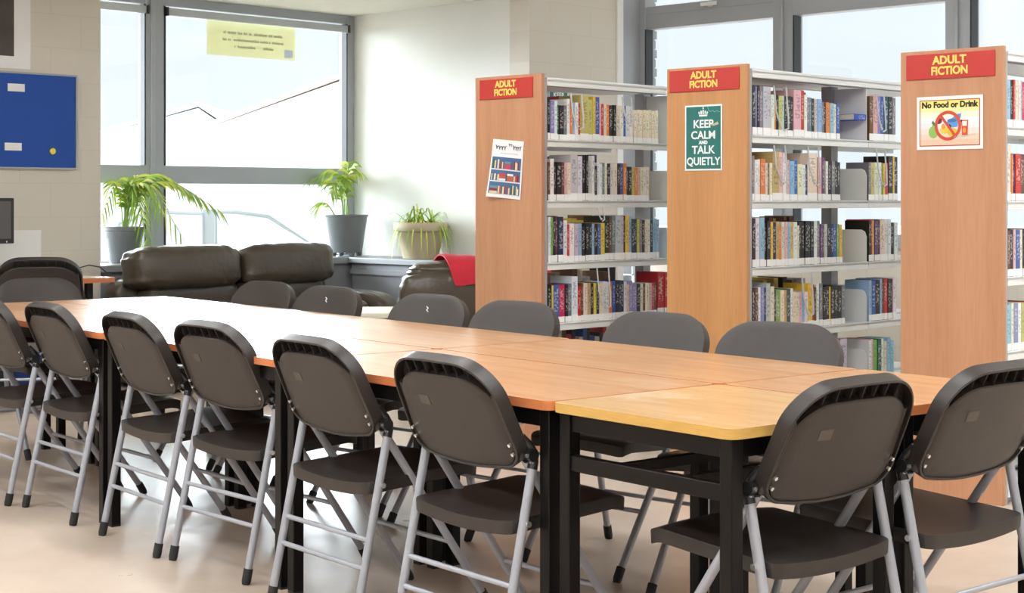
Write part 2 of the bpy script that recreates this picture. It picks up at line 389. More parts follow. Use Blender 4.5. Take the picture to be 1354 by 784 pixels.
# local frame of the tables: origin A, x = U, y = across (Wd)
def TP(s, w, z=0): return A+U*s+Wd*w+Vector((0, 0, z))
print('TABLE', A, U, Wd, 'angle')
taz = math.atan2(U.y, U.x)
def table(label, s0, s1, w0, w1, top, edge, low):
    c = TP((s0+s1)/2, (w0+w1)/2); t = thing('table', label, 'table', tuple(c), taz, 'tables pushed together into one long table')
    hx, hy = (s1-s0)/2-.004, (w1-w0)/2-.004       # local y = -Wd side positive; symmetric anyway
    ou = []
    rr = .03
    for cx_, cy_, a0 in ((hx-rr, hy-rr, 0), (-hx+rr, hy-rr, 90), (-hx+rr, -hy+rr, 180), (hx-rr, -hy+rr, 270)):
        for k in range(5): a = R(a0+k*22.5); ou.append((cx_+rr*math.cos(a), cy_+rr*math.sin(a)))
    n = len(ou); b = MB()
    b.add([(x, y, TZ) for x, y in ou]+[(x, y, TZ-.024) for x, y in ou], [tuple(range(n)), tuple(range(2*n-1, n-1, -1))], 0)
    b.add([(x, y, TZ) for x, y in ou]+[(x, y, TZ-.024) for x, y in ou], [(i, (i+1) % n, (i+1) % n+n, i+n) for i in range(n)], 1)
    b.build('tabletop', [top, edge], t)
    lx, ly = hx-.035, hy-.035; L = .019
    for sx in (-1, 1):
        for sy in (-1, 1):
            b = MB(); b.box(sx*lx-L, sx*lx+L, sy*ly-L, sy*ly+L, .006, TZ-.024); lg = b.build('leg', 'frame_black', t, bevel=.003)
            b = MB(); b.box(sx*lx-L*.95, sx*lx+L*.95, sy*ly-L*.95, sy*ly+L*.95, 0, .012); b.build('foot_cap', 'rubber', lg)
    for sy in (-1, 1): b = MB(); b.box(-lx, lx, sy*ly-.012, sy*ly+.012, TZ-.07, TZ-.0245); b.build('apron', 'frame_black', t)
    for sx in (-1, 1): b = MB(); b.box(sx*lx-.012, sx*lx+.012, -ly, ly, TZ-.07, TZ-.0245); b.build('apron', 'frame_black', t)
    if low:
        for sy in (-1, 1): b = MB(); b.box(-lx, lx, sy*ly-.014, sy*ly+.014, .565, .605); b.build('stretcher', 'frame_black', t, bevel=.003)
        for q in (-.11, .11): b = MB(); b.box(q-.012, q+.012, -ly, ly, .575, .6); b.build('stretcher', 'frame_black', t)
    return t
RD = .622
seams = [0, .63, 1.95, 3.27, 4.59, 5.22]
names_f = ['worn yellow edged end table nearest the camera', 'beech table with orange edge beside the yellow edged table, near row',
           'middle beech table of the near row', 'third beech table of the near row, under the bright window reflection', 'far end table of the near row on the left']
names_b = ['beech end table with orange edge behind the yellow edged table', 'beech table of the far row in front of the honey coloured bookcase end',
           'middle beech table of the far row, before the sofa with the red throw', 'far row beech table in front of the leather sofa', 'far end table of the far row nearest the sofa']
for i in range(5):
    table(names_f[i], seams[i], seams[i+1], 0, RD, 'table_yellow' if i == 0 else 'table_wood', 'edge_yellow' if i == 0 else 'edge_orange', i in (0, 4))
    table(names_b[i], seams[i], seams[i+1], RD, 2*RD, 'table_wood', 'edge_orange', i in (0, 4))

# ------------------------------------------------------------------ folding chair
def rounded(w, h, rt, rb, top_b, bot_b, n=9, taper=0.0):
    pts = []                                       # x, z outline of the backrest, z from 0 to h
    hw = w/2
    for cx_, cz, r, a0 in ((hw-rt, h-rt, rt, 0), (-hw+rt, h-rt, rt, 90), (-hw+rb, rb, rb, 180), (hw-rb, rb, rb, 270)):
        for k in range(n+1):
            a = R(a0+90*k/n); pts.append([cx_+r*math.cos(a), cz+r*math.sin(a)])
    out = []
    for i in range(len(pts)):                      # subdivide the long runs
        p, q = pts[i], pts[(i+1) % len(pts)]; d = math.hypot(p[0]-q[0], p[1]-q[1]); k = max(1, int(d/.03))
        for j in range(k): out.append([p[0]+(q[0]-p[0])*j/k, p[1]+(q[1]-p[1])*j/k])
    for p in out:
        e = 1-(p[0]/hw)**2
        p[1] += top_b*e*max(0, (p[1]/h-.5)*2) - bot_b*e*max(0, (.5-p[1]/h)*2)
        p[0] *= 1-taper*(1-p[1]/h)
    return out
def inset(o, d_top, d_side, h, d_bot=None):
    cz = h/2; w = max(p[0] for p in o); res = []; d_bot = d_side if d_bot is None else d_bot
    for x, z in o: res.append([x*(1-d_side/w), cz+(z-cz)*(1-(d_top if z > cz else d_bot)/(h/2))])
    return res
BH = .278
CURV = .22
def bend(x, z): return CURV*x*x
def slab(mb, out, y0, y1, mi=0, rnd=.0):           # curved solid plate from an outline (front y0, rear y1)
    n = len(out); cz = BH*.5
    rings = [1.0, .97, .8, .6, .4, .2]
    for face, y in ((0, y0), (1, y1)):
        vs, fs = [], []
        for ri, s in enumerate(rings):
            for x, z in out:
                X, Z = x*s, cz+(z-cz)*s
                dy = (rnd if ri == 0 else 0)*(-1 if face == 0 else 1)
                vs.append((X, y+bend(X, Z)+dy, Z))
        vs.append((0, y, cz))
        for ri in range(len(rings)-1):
            for i in range(n): j = (i+1) % n; fs.append((ri*n+i, ri*n+j, (ri+1)*n+j, (ri+1)*n+i))
        k = (len(rings)-1)*n
        for i in range(n): fs.append((k+i, k+(i+1) % n, len(vs)-1))
        mb.add(vs, fs, mi, True)
    vs = [(x, y0-rnd+bend(x, z), z) for x, z in out]+[(x, y1+rnd+bend(x, z), z) for x, z in out]
    mb.add(vs, [(i, (i+1) % n, (i+1) % n+n, i+n) for i in range(n)], mi, True)
def trapezoid():
    hw0, hw1, rt, rb = .233, .218, .104, .05; pts = []
    def hw(z): return hw0+(hw1-hw0)*z/BH
    for sx, cz, r, a0 in ((1, BH-rt, rt, 0), (-1, BH-rt, rt, 90), (-1, rb, rb, 180), (1, rb, rb, 270)):
        for k in range(15):
            a = R(a0+90*k/14); rx_ = r*1.18 if cz > BH/2 else r
            pts.append([sx*(hw(cz)-rx_)+rx_*math.cos(a), cz+r*math.sin(a)])
    out = []
    for i in range(len(pts)):
        p, q = pts[i], pts[(i+1) % len(pts)]; d = math.hypot(p[0]-q[0], p[1]-q[1]); k = max(1, int(d/.03))
        for j in range(k): out.append([p[0]+(q[0]-p[0])*j/k, p[1]+(q[1]-p[1])*j/k])
    for p in out:
        e = max(0, 1-(p[0]/.23)**2)
        p[1] += .016*e*max(0, (p[1]/BH-.5)*2) - .022*e*max(0, (.5-p[1]/BH)*2)
    return out
O1 = trapezoid()
TILT = Matrix.Translation((0, -.140, .575)) @ Matrix.Rotation(R(24), 4, 'X')
def make_chair(label):
    t = thing('folding_chair', label, 'chair', group='folding chairs')
    b = MB(); slab(b, O1, 0, -.009, rnd=.002)
    O2 = inset(O1, .042, .020, BH, -.001); O2 = [[x, z] for x, z in O2]
    slab(b, O2, -.008, -.036, rnd=.003)
    O3 = inset(O1, .006, .006, BH); n = len(O1)    # rim
    vs = []
    for oo in (O1, O3):
        for y in (-.006, -.040):
            vs += [(x, y+bend(x, z), z) for x, z in oo]
    fs = []
    for i in range(n):
        j = (i+1) % n
        fs += [(n+i, n+j, 3*n+j, 3*n+i), (i, j, n+j, n+i), (2*n+i, 3*n+i, 3*n+j, 2*n+j)]
    b.add(vs, fs, 0, True)
    for k in range(-3, 4):                          # ribs in the rear channel
        x = k*.044
        za = min(p[1] for p in O1 if abs(p[0]-x) < .02 and p[1] > BH*.6)-.003; zb = za-.044
        b.box(x-.0012, x+.0012, -.030+bend(x, 0), -.006+bend(x, 0), zb, za)
    for s_ in (-1, 1): b.tube([(s_*.216, -.020+bend(.21, 0), .012), (s_*.210, -.020+bend(.2, 0), .10), (s_*.200, -.022+bend(.19, 0), .20)], [.013, .013, .011], n=10)
    b.v = [tuple(TILT @ Vector(p)) for p in b.v]
    b.build('backrest', 'plastic', t, bevel=.003)
    q_ = [TILT @ Vector((x, -.0372+bend(x, 0), z)) for x, z in ((-.115, .150), (-.070, .150), (-.070, .178), (-.115, .178))]
    b = MB(); b.add(q_+[p+Vector((0, .001, 0)) for p in q_], [(0, 1, 2, 3), (7, 6, 5, 4), (0, 4, 5, 1), (1, 5, 6, 2), (2, 6, 7, 3), (3, 7, 4, 0)]); b.build('moulded_mark', 'mark', t)
    # seat: saddle shaped shell with a deep rim
    b = MB(); nx, ny = 20, 18; W2, Y0, Y1 = .216, -.190, .225
    def sxy(i, j):
        x = -1+2*i/nx; y = -1+2*j/ny
        e = 22; s = (abs(x)**e+abs(y)**e)**(1/e) or 1; m_ = max(abs(x), abs(y)) or 1
        return x*m_/s if s else x, y*m_/s if s else y
    def top(i, j):
        x, y = sxy(i, j); w = W2*(1-.05*(y+1)/2)
        z = .438+.012*y - .015*(1-x*x)*(.35+.65*max(0, -y)**1.0 if y < 0 else .35*(1-y)) + .010*max(0, y)*(1-x*x)
        if y > .75: z -= .016*((y-.75)/.25)**2
        return (x*w, Y0+(y+1)/2*(Y1-Y0), z)
    g = [[top(i, j) for i in range(nx+1)] for j in range(ny+1)]
    vs = [p for row in g for p in row]; W_ = nx+1
    b.add(vs, [(j*W_+i, j*W_+i+1, (j+1)*W_+i+1, (j+1)*W_+i) for j in range(ny) for i in range(nx)], 0, True)
    bot = [(p[0]*.96, p[1]*.96, p[2]-.016) for p in vs]
    b.add(bot, [(j*W_+i, (j+1)*W_+i, (j+1)*W_+i+1, j*W_+i+1) for j in range(ny) for i in range(nx)], 0, True)
    ring = [g[0][i] for i in range(nx)]+[g[j][nx] for j in range(ny)]+[g[ny][i] for i in range(nx, 0, -1)]+[g[j][0] for j in range(ny, 0, -1)]
    k = len(ring)
    r0 = ring; r1 = [(p[0]*1.008, p[1]*1.005, p[2]-.004) for p in ring]; r2 = [(p[0], p[1], p[2]-.036) for p in ring]; r3 = [(p[0]*.97, p[1]*.97, p[2]-.036) for p in ring]; r4 = [(p[0]*.96, p[1]*.96, p[2]-.016) for p in ring]
    b.add(r0+r1+r2+r3+r4, [(q*k+i, q*k+(i+1) % k, (q+1)*k+(i+1) % k, (q+1)*k+i) for q in range(4) for i in range(k)], 0, False)
    b.build('seat', 'plastic', t, bevel=.003)
    for s in (-1, 1):
        b = MB(); b.tube([(s*.231, -.13, .572), (s*.231, -.245, .03)], .0125); rl = b.build('rear_leg', 'tube', t)
        b = MB(); b.tube([(s*.231, -.2405, .05), (s*.231, -.2485, .012), (s*.231, -.251, 0)], [.0155, .0155, .013]); b.build('rubber_foot', 'rubber', rl)
        b = MB(); b.tube([(s*.207, -.142, .585), (s*.205, .243, .03)], .0125); fl = b.build('front_leg', 'tube', t)
        b = MB(); b.tube([(s*.205, .234, .045), (s*.205, .253, .012), (s*.205, .259, 0)], [.0155, .0155, .013]); b.build('rubber_foot', 'rubber', fl)
        b = MB()                                    # curved hinge bracket
        b.tube([(s*.231, -.134, .555), (s*.231, -.128, .575), (s*.230, -.126, .595), (s*.226, -.136, .615), (s*.218, -.158, .64)], [.0145, .013, .011, .011, .010], n=10)
        b.tube([(s*.231-.014, -.137, .592), (s*.231+.012, -.137, .592)], .017, n=12)
        b.tube([(s*.216, -.146, .588), (s*.209, -.135, .578)], [.015, .013], n=8)
        br = b.build('hinge_bracket', 'plastic_gloss', t)
        b = MB(); b.tube([(s*.236, -.150, .592), (s*.236, -.158, .592)], .005, n=8); b.build('rivet', 'rivet', br)
        for zz in (.035, .062):
            q = TILT @ Vector((s*.212, -.036+bend(.203, 0), zz)); q2 = TILT @ Vector((s*.212, -.043+bend(.203, 0), zz))
            b = MB(); b.tube([q, q2], .005, n=8); b.build('rivet', 'rivet', br)
        b = MB(); b.tube([(s*.243, -.158, .418), (s*.249, -.158, .418)], .008, n=10); b.build('bolt', 'rivet', rl)
    for zz in (.262, .182):
        yy = -.13-.115*(.572-zz)/.542
        b = MB(); b.tube([(-.231, yy, zz), (.231, yy, zz)], .0078, n=10); b.build('rear_stretcher', 'tube', t)
    yy = -.14+.383*(.60-.21)/.57
    b = MB(); b.tube([(-.205, yy, .21), (.205, yy, .21)], .0078, n=10); b.build('front_stretcher', 'tube', t)
    return t
chairs = []
proto = [None]
def put_chair(label, loc, rz, scale=None):
    loc = Vector(loc); loc.z = 0
    if proto[0] is None:
        proto[0] = make_chair(label); proto[0].location = loc; proto[0].rotation_euler.z = rz; return proto[0]
    return dup(proto[0], label, loc, rz, scale=scale)
def chair_by(label, pl, pr, z, ly, lx=.231, back=0.0):  # from two pixels of its left and right tubes at height z (local y = ly)
    a, c = ground(*pl, z), ground(*pr, z); m_ = (a+c)/2; d = c-a; rz = math.atan2(d.y, d.x)
    fw = Vector((-math.sin(rz), math.cos(rz), 0))
    return put_chair(label, m_-fw*(ly+back), rz)
frz = math.atan2(-U.y, -U.x)                        # near row chairs: their right hand towards the near end
def chair_one(label, px, py, z, lx, ly, rz, shift=(0, 0)):
    q = ground(px, py, z); r_ = Vector((math.cos(rz), math.sin(rz), 0)); f_ = Vector((-r_.y, r_.x, 0))
    return put_chair(label, q-r_*lx-f_*ly+r_*shift[0]+f_*shift[1], rz)
G1 = 'black folding chair '
chair_one(G1+'on the near side, cut off by the left picture edge', 10, 669, 0, .231, -.251, frz)
chair_one(G1+'second from the left along the near side of the table', 96, 695, 0, .231, -.251, frz)
chair_by(G1+'third from the left along the near side of the table', (132, 707), (210, 739), 0, -.251)
chair_by(G1+'fourth from the left along the near side of the table', (228, 741), (325, 773), 0, -.251)
chair_one(G1+'fifth from the left along the near side of the table', 362, 790, 0, -.231, -.251, frz, (.05, -.04))
chair_one(G1+'on the near side, closest to the yellow edged table', 565, 583, .572, -.231, -.13, frz)
chair_by(G1+'at the near table end, overlapping the yellow corner', (981, 653), (1141.6, 625), .572, -.13, back=.03)
chair_by(G1+'at the near table end, before the rightmost bookcase end', (1180.7, 623), (1318, 598), .572, -.13, back=.03)
def chair_far(label, px, rz, off=.10):
    lo, hi = -1.0, 7.0
    for _ in range(50):
        m_ = (lo+hi)/2; q = TP(m_, 2*RD+off)
        if (q.x/q.y)*F+CX > px: lo = m_
        else: hi = m_
    q = TP(m_, 2*RD+off); f_ = Vector((-math.sin(rz), math.cos(rz), 0))
    return put_chair(label, q+f_*.205, rz)
brz = frz+math.pi
far = [(343, 'on the far side before the wide sofa, leftmost there'), (428, 'on the far side below the window corner palm'),
       (562, 'on the far side before the armchair with the red throw'), (675, 'on the far side before the left bookcase end'),
       (862, 'on the far side before the middle bookcase end, lower left'), (1026, 'on the far side under the middle bookcase shelves')]
for i, (px, l) in enumerate(far):
    ch = chair_far(G1+l, px, brz+R((9, 8, 9, 9, 9, 15)[i]))
    if i in (1, 2):
        b = MB(); b.tube([TILT @ Vector((x, .0012+bend(x, z), z)) for x, z in ((.02, .235), (.008, .228), (.014, .219), (.002, .212))], .002, n=5); b.build('scratch', 'white_paper', ch)
# far end and desk chairs
q = TP(5.22+.13, .62); put_chair(G1+'at the far left end of the table, front seen', q-Vector((-math.sin(R(215)), math.cos(R(215)), 0))*-.2, R(215))

# ------------------------------------------------------------------ bookcases
SH = [1.54, 1.235, .925, .62, .315, .06]
BWID = .47
def bookcase(label, px, ptop, nb, bay, pm, hp=1.87):
    Y = (hp-H)*F/(HY-ptop); q = at(px, HY, Y); q.z = 0
    t = thing('bookcase', label, 'bookcase', tuple(q), va, 'library bookcases')
    L = .045+nb*bay
    b = MB(); b.box(0, .025, 0, BWID, 0, hp); b.build('end_panel', pm, t, bevel=.002)
    b = MB(); b.box(.0255, .045, .004, BWID-.004, 0, hp-.02); b.build('side_frame', 'shelf_dark', t)
    b = MB(); b.box(.045, L, .0, BWID, hp-.04, hp-.028); b.box(.045, L, 0, .012, hp-.06, hp-.018); b.box(.045, L, BWID-.012, BWID, hp-.044, hp-.018)
    b.build('canopy', 'shelf', t, bevel=.002)
    b = MB(); b.box(.045, L, .07, .085, hp-.056, hp-.0402); b.build('top_rail', 'shelf_dark', t)
    for k in range(nb+1):
        x = .06+k*bay if k == 0 else .045+k*bay
        b = MB(); b.box(x-.03, x+.03, BWID/2-.03, BWID/2+.03, 0, hp-.046); b.build('upright', 'shelf_dark', t)
    for k in range(nb):
        x0 = .047+k*bay; x1 = x0+bay-.004
        for si, z in enumerate(SH):
            for side in (0, 1):
                y0, y1 = (.003, BWID/2-.032) if side == 0 else (BWID/2+.032, BWID-.003)
                b = MB(); b.box(x0, x1, y0, y1, z-.012, z); e = y0 if side == 0 else y1-.01
                b.box(x0, x1, e, e+.01, z-.034, z+.003); b.build('shelf', 'shelf', t, bevel=.0015)
            for xx in ((x0+.001, x1-.004) if k == 0 else (x1-.004,)):   # cantilever end plates
                ztop = hp-.061 if si == 0 else z+.165
                y0, y1 = .012, BWID/2-.031
                pr = [(y1, z), (y1, ztop), (y0+.03, ztop), (y0+.01, ztop-.01), (y0, ztop-.035), (y0, z)] if si else [(y1, z), (y1, ztop), (y0, ztop), (y0, z)]
                b = MB(); vs = [(xx, y, zz) for y, zz in pr]+[(xx+.003, y, zz) for y, zz in pr]; n = len(pr)
                b.add(vs, [tuple(range(n)), tuple(range(2*n-1, n-1, -1))]+[(i, (i+1) % n, (i+1) % n+n, i+n) for i in range(n)])
                b.build('shelf_bracket', 'shelf', t)
    b = MB(); b.box(.045, L, .03, BWID-.03, 0, .03); b.build('plinth', 'shelf_dark', t)
    return t, q
def wires(t, spots):                                # hanging wire book supports: (x, shelf above z, length, spread)
    for x, z, ln, w in spots:
        b = MB(); b.tube([(x, .004, z), (x+.01, -.002, z-ln*.6), (x+w*.45, -.006, z-ln), (x+w*.6, -.004, z-ln+.005)], .0042, n=6)
        b.tube([(x+w*.9, .004, z), (x+w, -.002, z-ln*.75), (x+w*.95, -.006, z-ln), (x+w*.65, -.004, z-ln-.01)], .0042, n=6)
        b.build('wire_support', 'wire', t)
def add_sign(t, q, a, c, lines_px):                 # red sign on the panel face; a, c = pixel corners TL, BR
    X = -P; n = -V
    def hit(px, py):
        o2 = Vector((q.x, q.y, 0)); s = on_line(px, o2, P); return s, hz(py, s.y)
    (s0, z0), (s1, z1) = hit(*a), hit(*c)
    y0, y1 = (s0-q).dot(P), (s1-q).dot(P)
    b = MB(); b.box(-.006, -.0005, min(y0, y1), max(y0, y1), min(z0, z1), max(z0, z1)); sg = b.build('sign', 'sign_red', t, bevel=.0015)
    sg['label'] = 'red sign with yellow ADULT FICTION lettering'
    hgt = abs(z1-z0); yc, zc = (y0+y1)/2, (z0+z1)/2
    for txt, dz, sz in (('ADULT', .22*hgt, .45*hgt), ('FICTION', -.20*hgt, .45*hgt)):
        text_obj('lettering', txt, sz, frame((-.0068, yc, zc+dz), (0, -1, 0), (-1, 0, 0)), 'sign_yellow', sg, offset=.0016, sx=.92 if txt == 'FICTION' else 1.0)
bc1, q1 = bookcase('left bookcase with beech end and a curling poster of bookshelves', 716, 96.5, 1, 1.02, 'panel_wood')
bc2, q2 = bookcase('middle bookcase with honey coloured end and green poster', 987.5, 84, 2, 1.0, 'panel_orange')
bc3, q3 = bookcase('right bookcase with tall beech end and a no food or drink notice', 1326.5, 60, 2, 1.0, 'panel_wood')
add_sign(bc1, q1, (635.1, 106.5), (705, 128), None); add_sign(bc2, q2, (886, 94.5), (978, 117.5), None); add_sign(bc3, q3, (1199, 74), (1316, 100), None)
wires(bc1, [(.22, 1.78, .17, .09), (.62, 1.78, .14, .08), (.42, .89, .20, .10), (.42, 1.2, .06, .05), (.5, .58, .2, .12)])
wires(bc2, [(.22, 1.78, .20, .11), (.22, 1.50, .17, .1), (.50, 1.50, .18, .1), (.45, .89, .2, .09), (.4, .585, .17, .08), (1.12, 1.50, .18, .09), (1.12, 1.78, .18, .08)])

# ------------------------------------------------------------------ books
PAL = {'k': (34, 33, 38), 'w': (234, 234, 236), 'c': (232, 222, 198), 'b': (58, 98, 172), 'B': (36, 48, 88), 'l': (150, 192, 222), 'g': (120, 170, 92), 'G': (34, 84, 76),
       'r': (200, 48, 46), 'o': (232, 130, 58), 'y': (232, 200, 70), 'p': (226, 184, 188), 'v': (112, 66, 130), 't': (198, 164, 120), 'n': (108, 70, 52), 'e': (126, 128, 134),
       'm': (206, 42, 92), 'h': (196, 198, 204), 'u': (140, 140, 196), 'a': (200, 198, 110)}
CN = {'k': 'black', 'w': 'white', 'c': 'cream', 'b': 'blue', 'B': 'navy', 'l': 'pale blue', 'g': 'green', 'G': 'dark green', 'r': 'red', 'o': 'orange', 'y': 'yellow', 'p': 'pale pink',
      'v': 'purple', 't': 'tan', 'n': 'brown', 'e': 'grey', 'm': 'crimson', 'h': 'light grey', 'u': 'lilac', 'a': 'olive yellow'}
HT = {'s': .155, 'a': .178, 'b': .195, 'c': .212, 'd': .232, 'e': .25}
b = MB(); b.box(-.5, -.44, 0, 1, 0, 1); b.box(.44, .5, 0, 1, 0, 1); b.box(-.44, .44, 0, .02, 0, 1)
cover0 = b.build('book_cover', 'book'); cover_me = cover0.data; bpy.data.objects.remove(cover0)
b = MB(); b.box(-.44, .44, .02, .975, .012, .985); p0 = b.build('pages', 'pages'); pages_me = p0.data; bpy.data.objects.remove(p0)
b = MB(); b.box(-.505, .505, -.008, .012, .02, .17); p0 = b.build('spine_label', 'label'); label_me = p0.data; bpy.data.objects.remove(p0)
ORD = 'first second third fourth fifth sixth seventh eighth ninth tenth eleventh twelfth thirteenth fourteenth fifteenth sixteenth seventeenth eighteenth nineteenth twentieth'.split()
ORD += ['twenty-'+w for w in ORD[:9]]+['thirtieth']+['thirty-'+w for w in ORD[:9]]
bases = {}
def one_book(t, x, z, w, h, d, col, label, group, lean=0, lab=True):
    key = 'book'
    o = bpy.data.objects.new('book', cover_me) if key not in bases else bases[key].copy()
    bases.setdefault(key, o); C.objects.link(o)
    mw = Matrix.Translation(t.location) @ Matrix.Rotation(va, 4, 'Z') @ Matrix.Translation((x, .010+rng.uniform(0, .006), z)) @ Matrix.Rotation(lean, 4, 'Y')
    o.location = mw.to_translation(); o.rotation_euler = mw.to_euler(); o.scale = (w, d, h)
    c = srgb(*[max(0, min(255, v+rng.uniform(-9, 9))) for v in col]); o.color = c
    tag(o, label, 'book', group)
    if 'pages' not in bases:
        bases['pages'] = bpy.data.objects.new('pages', pages_me); pg = bases['pages']
        bases['lab'] = bpy.data.objects.new('spine_label', label_me); lb = bases['lab']
        C.objects.link(pg); pg.parent = o; C.objects.link(lb); lb.parent = o
    else:
        pg = bases['pages'].copy(); C.objects.link(pg); pg.parent = o
        if lab: lb = bases['lab'].copy(); C.objects.link(lb); lb.parent = o
    return o
SHN = ['top shelf', 'second shelf', 'third shelf', 'fourth shelf', 'fifth shelf', 'bottom shelf']
nbooks = 0
def row(t, bc, si, x0, tokens, lab=True, bayname=''):
    global nbooks
    x = x0; toks = tokens.split()
    for i, tk in enumerate(toks):
        if tk[0] == '_': x += int(tk[1:])/1000; continue
        w = int(tk[2:] or 25)/1000*1.0 if len(tk) > 2 else .024
        w = max(.011, w*rng.uniform(.94, 1.06)); h = HT[tk[1]]*rng.uniform(.985, 1.015)
        k = len([q for q in toks[:i] if q[0] != '_'])
        size = ('tall ' if h > .225 else 'short ' if h < .17 else '')+('thick ' if w > .036 else 'thin ' if w < .018 else '')
        one_book(t, x+w/2, SH[si]+.0006, w*.97, h, min(.15, h*.68), PAL[tk[0]], '%s%s book, %s from left, %s of %s%s' % (size, CN[tk[0]], ORD[k], SHN[si], bc, bayname),
                 'books on the %s of the %s%s' % (SHN[si], bc, bayname), lab=lab)
        x += w+.0012; nbooks += 1
    return x
L1, L2, L3 = 'left bookcase', 'middle bookcase', 'right bookcase'
row(bc1, L1, 0, .06, 'kc16 ub30 wb20 Ga15 ka34 ea22 wc20 ob18 lb18 wb22 rb16 ad60 ac30 yd20 bd32 pb16 rb18 cb20 ob22 kb28 kb22 cb32 wb24 bb20 wb26 wb26 _10 ca24 ca24 ca24 ca24 ca24 ca24 ca24 ca24')
row(bc1, L1, 1, .06, 'nb14 wc26 kb18 kb34 nb20 pb18 cb26 hd52 wd34 kd26 kd18 hd26 wd20 ka20 wb16 wb18 eb22 cb18 kb26 wb24 cb24 kb26 bb24 ob24 ka18 ka26 aa22 oa26 pa20 ca24 wa22 ca22')
row(bc1, L1, 2, .06, 'wd18 gd16 kd20 nd18 Bd36 wc28 rb20 wb36 hb30 lb22 ka26 kb28 kb20 lb20 kb22 bb24 yb30 kd34 nd20 ed26 hd38 hd22 kd18 yd24 ld22 Bc20 kc22 ac18 ec20 kc22 cb24 wc20 kc18 lc26 lc22')
row(bc1, L1, 3, .06, 'kb26 yb10 bb42 mb44 kb20 eb26 wd42 ra26 nb16 cb24 tb24 kb24 yb20 kb20 cb30 wb24 wb22 ob22 bb24 kb24 Bb20 kb22 wb20 pa18 ub24 ua36 ka28 ca26 na18 ca24 pa22 ma20 na22 _8 rd56 rd50')
row(bc1, L1, 4, .09, 'wb30 ca24 ba28 Ga24 ga26 wa20 ka18 ra30 ca26 wa24 ga20 wa22 ka30 ea30')
row(bc2, L2, 0, .06, 'kd26 ud12 kd20 ed24 hd40 hd26 wb24 ob14 kb18 ab24 hb24 kb24 kb24 kb20 pd62 rd28 wc24 eb20 eb18 kb20 hb24 lb34 ea16 ka22 oa34 la32 ca22 ba26')
row(bc2, L2, 1, .06, 'ec16 wb26 cb18 ob40 ca18 na12 ca20 td58 pd30 wd26 pb36 lb36 bb26 ca38 wa22 Ba20 cd80 _6 pc30 vc22 gb12 wb22 kb26 eb26 kb26 kb24')
row(bc2, L2, 2, .06, 'kd26 wd32 ld36 kc14 kc28 yc22 kc26 tc24 ob22 cc26 pc22 lc22 yc24 wc26 cb18 kc24 kc24 kc24 kc24 kc28 wc26 ec24 vb20 nb12 hb26 kb26 Bb24 bb30 gb20 yb28')
row(bc2, L2, 3, .06, 'kc20 nc22 wc24 uc24 Bc16 hd30 cc32 kb16 gb36 cb26 tb22 Gb28 wb24 ca22 ca26 pa22 la24 wa24 yc34 rc16 nb18 wc24 ec28 kb30 kb30 yb14 kb30 kb30 kb30 eb26')
row(bc2, L2, 4, .62, 'wb26 cb24 eb26 kb22 rb24 cb26 wb30 hd60')
BN = ' right bay'
row(bc2, L2, 0, 1.065, 'nd34 pd44 ud28 bd34 Gd40 kd36 ed30', bayname=BN)
row(bc2, L2, 1, 1.065, 'eb20 ab30 cb34 wb26 gb16 yb18 rb34 kd40 yd16 kd36', bayname=BN)
row(bc2, L2, 2, 1.065, 'kc20 rc14 yc14 vc34 kc16 cc44 wc30 wc26 kb30 wb30', bayname=BN)
row(bc2, L2, 3, 1.065, 'lc26 bc34 kc44 lc20 nc16 rc32 kc26 kc22 wc30', bayname=BN)
row(bc2, L2, 4, 1.065, 'wc24 pc20 gc30 Gc34 wc30 cb28 lc30 lb30', bayname=BN)
row(bc3, L3, 0, .06, 'lb30 kb20 rb16 cb24 cb20 lb20 mb24 wb24 kb30 ob22 cb26 bb24')
row(bc3, L3, 1, .06, 'cd34 ob10 Bb20 rb44 nb24 kb24 eb24 wb26 lb22 kb30')
row(bc3, L3, 2, .06, 'nb26 kb28 pb20 bb34 cb30 kb20 wb24 Gb26 eb22 yb24')
row(bc3, L3, 3, .06, 'lb34 cb20 ub34 wb26 ab22 bb30 cb24 rb26 kb24')
row(bc3, L3, 4, .06, 'cb24 kb30 eb20 bb24 wb24 tb20')
# blue sign on the shelf divider, built from a sideways book shape
def blue_sign():
    o = one_book(bc2, .93, 1.66, .03, .11, .15, (30, 76, 170), 'small blue sign on the divider at the right end of a top shelf', 'books on the top shelf of the middle bookcase', lean=R(90), lab=False)
blue_sign()
# the far sides of the shelves: only scraps of these books show
b = MB(); cols = [(34, 33, 38), (222, 212, 190), (150, 120, 90), (196, 60, 60), (230, 200, 90), (60, 90, 150), (200, 200, 205), (120, 84, 60)]
for t, lim in ((bc1, 1.0), (bc2, 1.0), (bc3, .4)):
    mt = Matrix.Translation(t.location) @ Matrix.Rotation(va, 4, 'Z')
    for si in range(5):
        x = .08
        while x < lim-.1:
            w = rng.uniform(.018, .045); h = rng.uniform(.18, .255)
            if rng.random() < (.22 if t is bc1 and si < 3 else .72): b.box(x, x+w*.96, BWID-.165, BWID-.012, SH[si]+.0006, SH[si]+h, rng.randrange(8), mt)
            x += w
o = tag(b.build('books', [flat(*c) for c in cols]), 'backs of assorted books on the far sides of the three bookcases', 'books'); o['kind'] = 'stuff'
print('NBOOKS', nbooks)

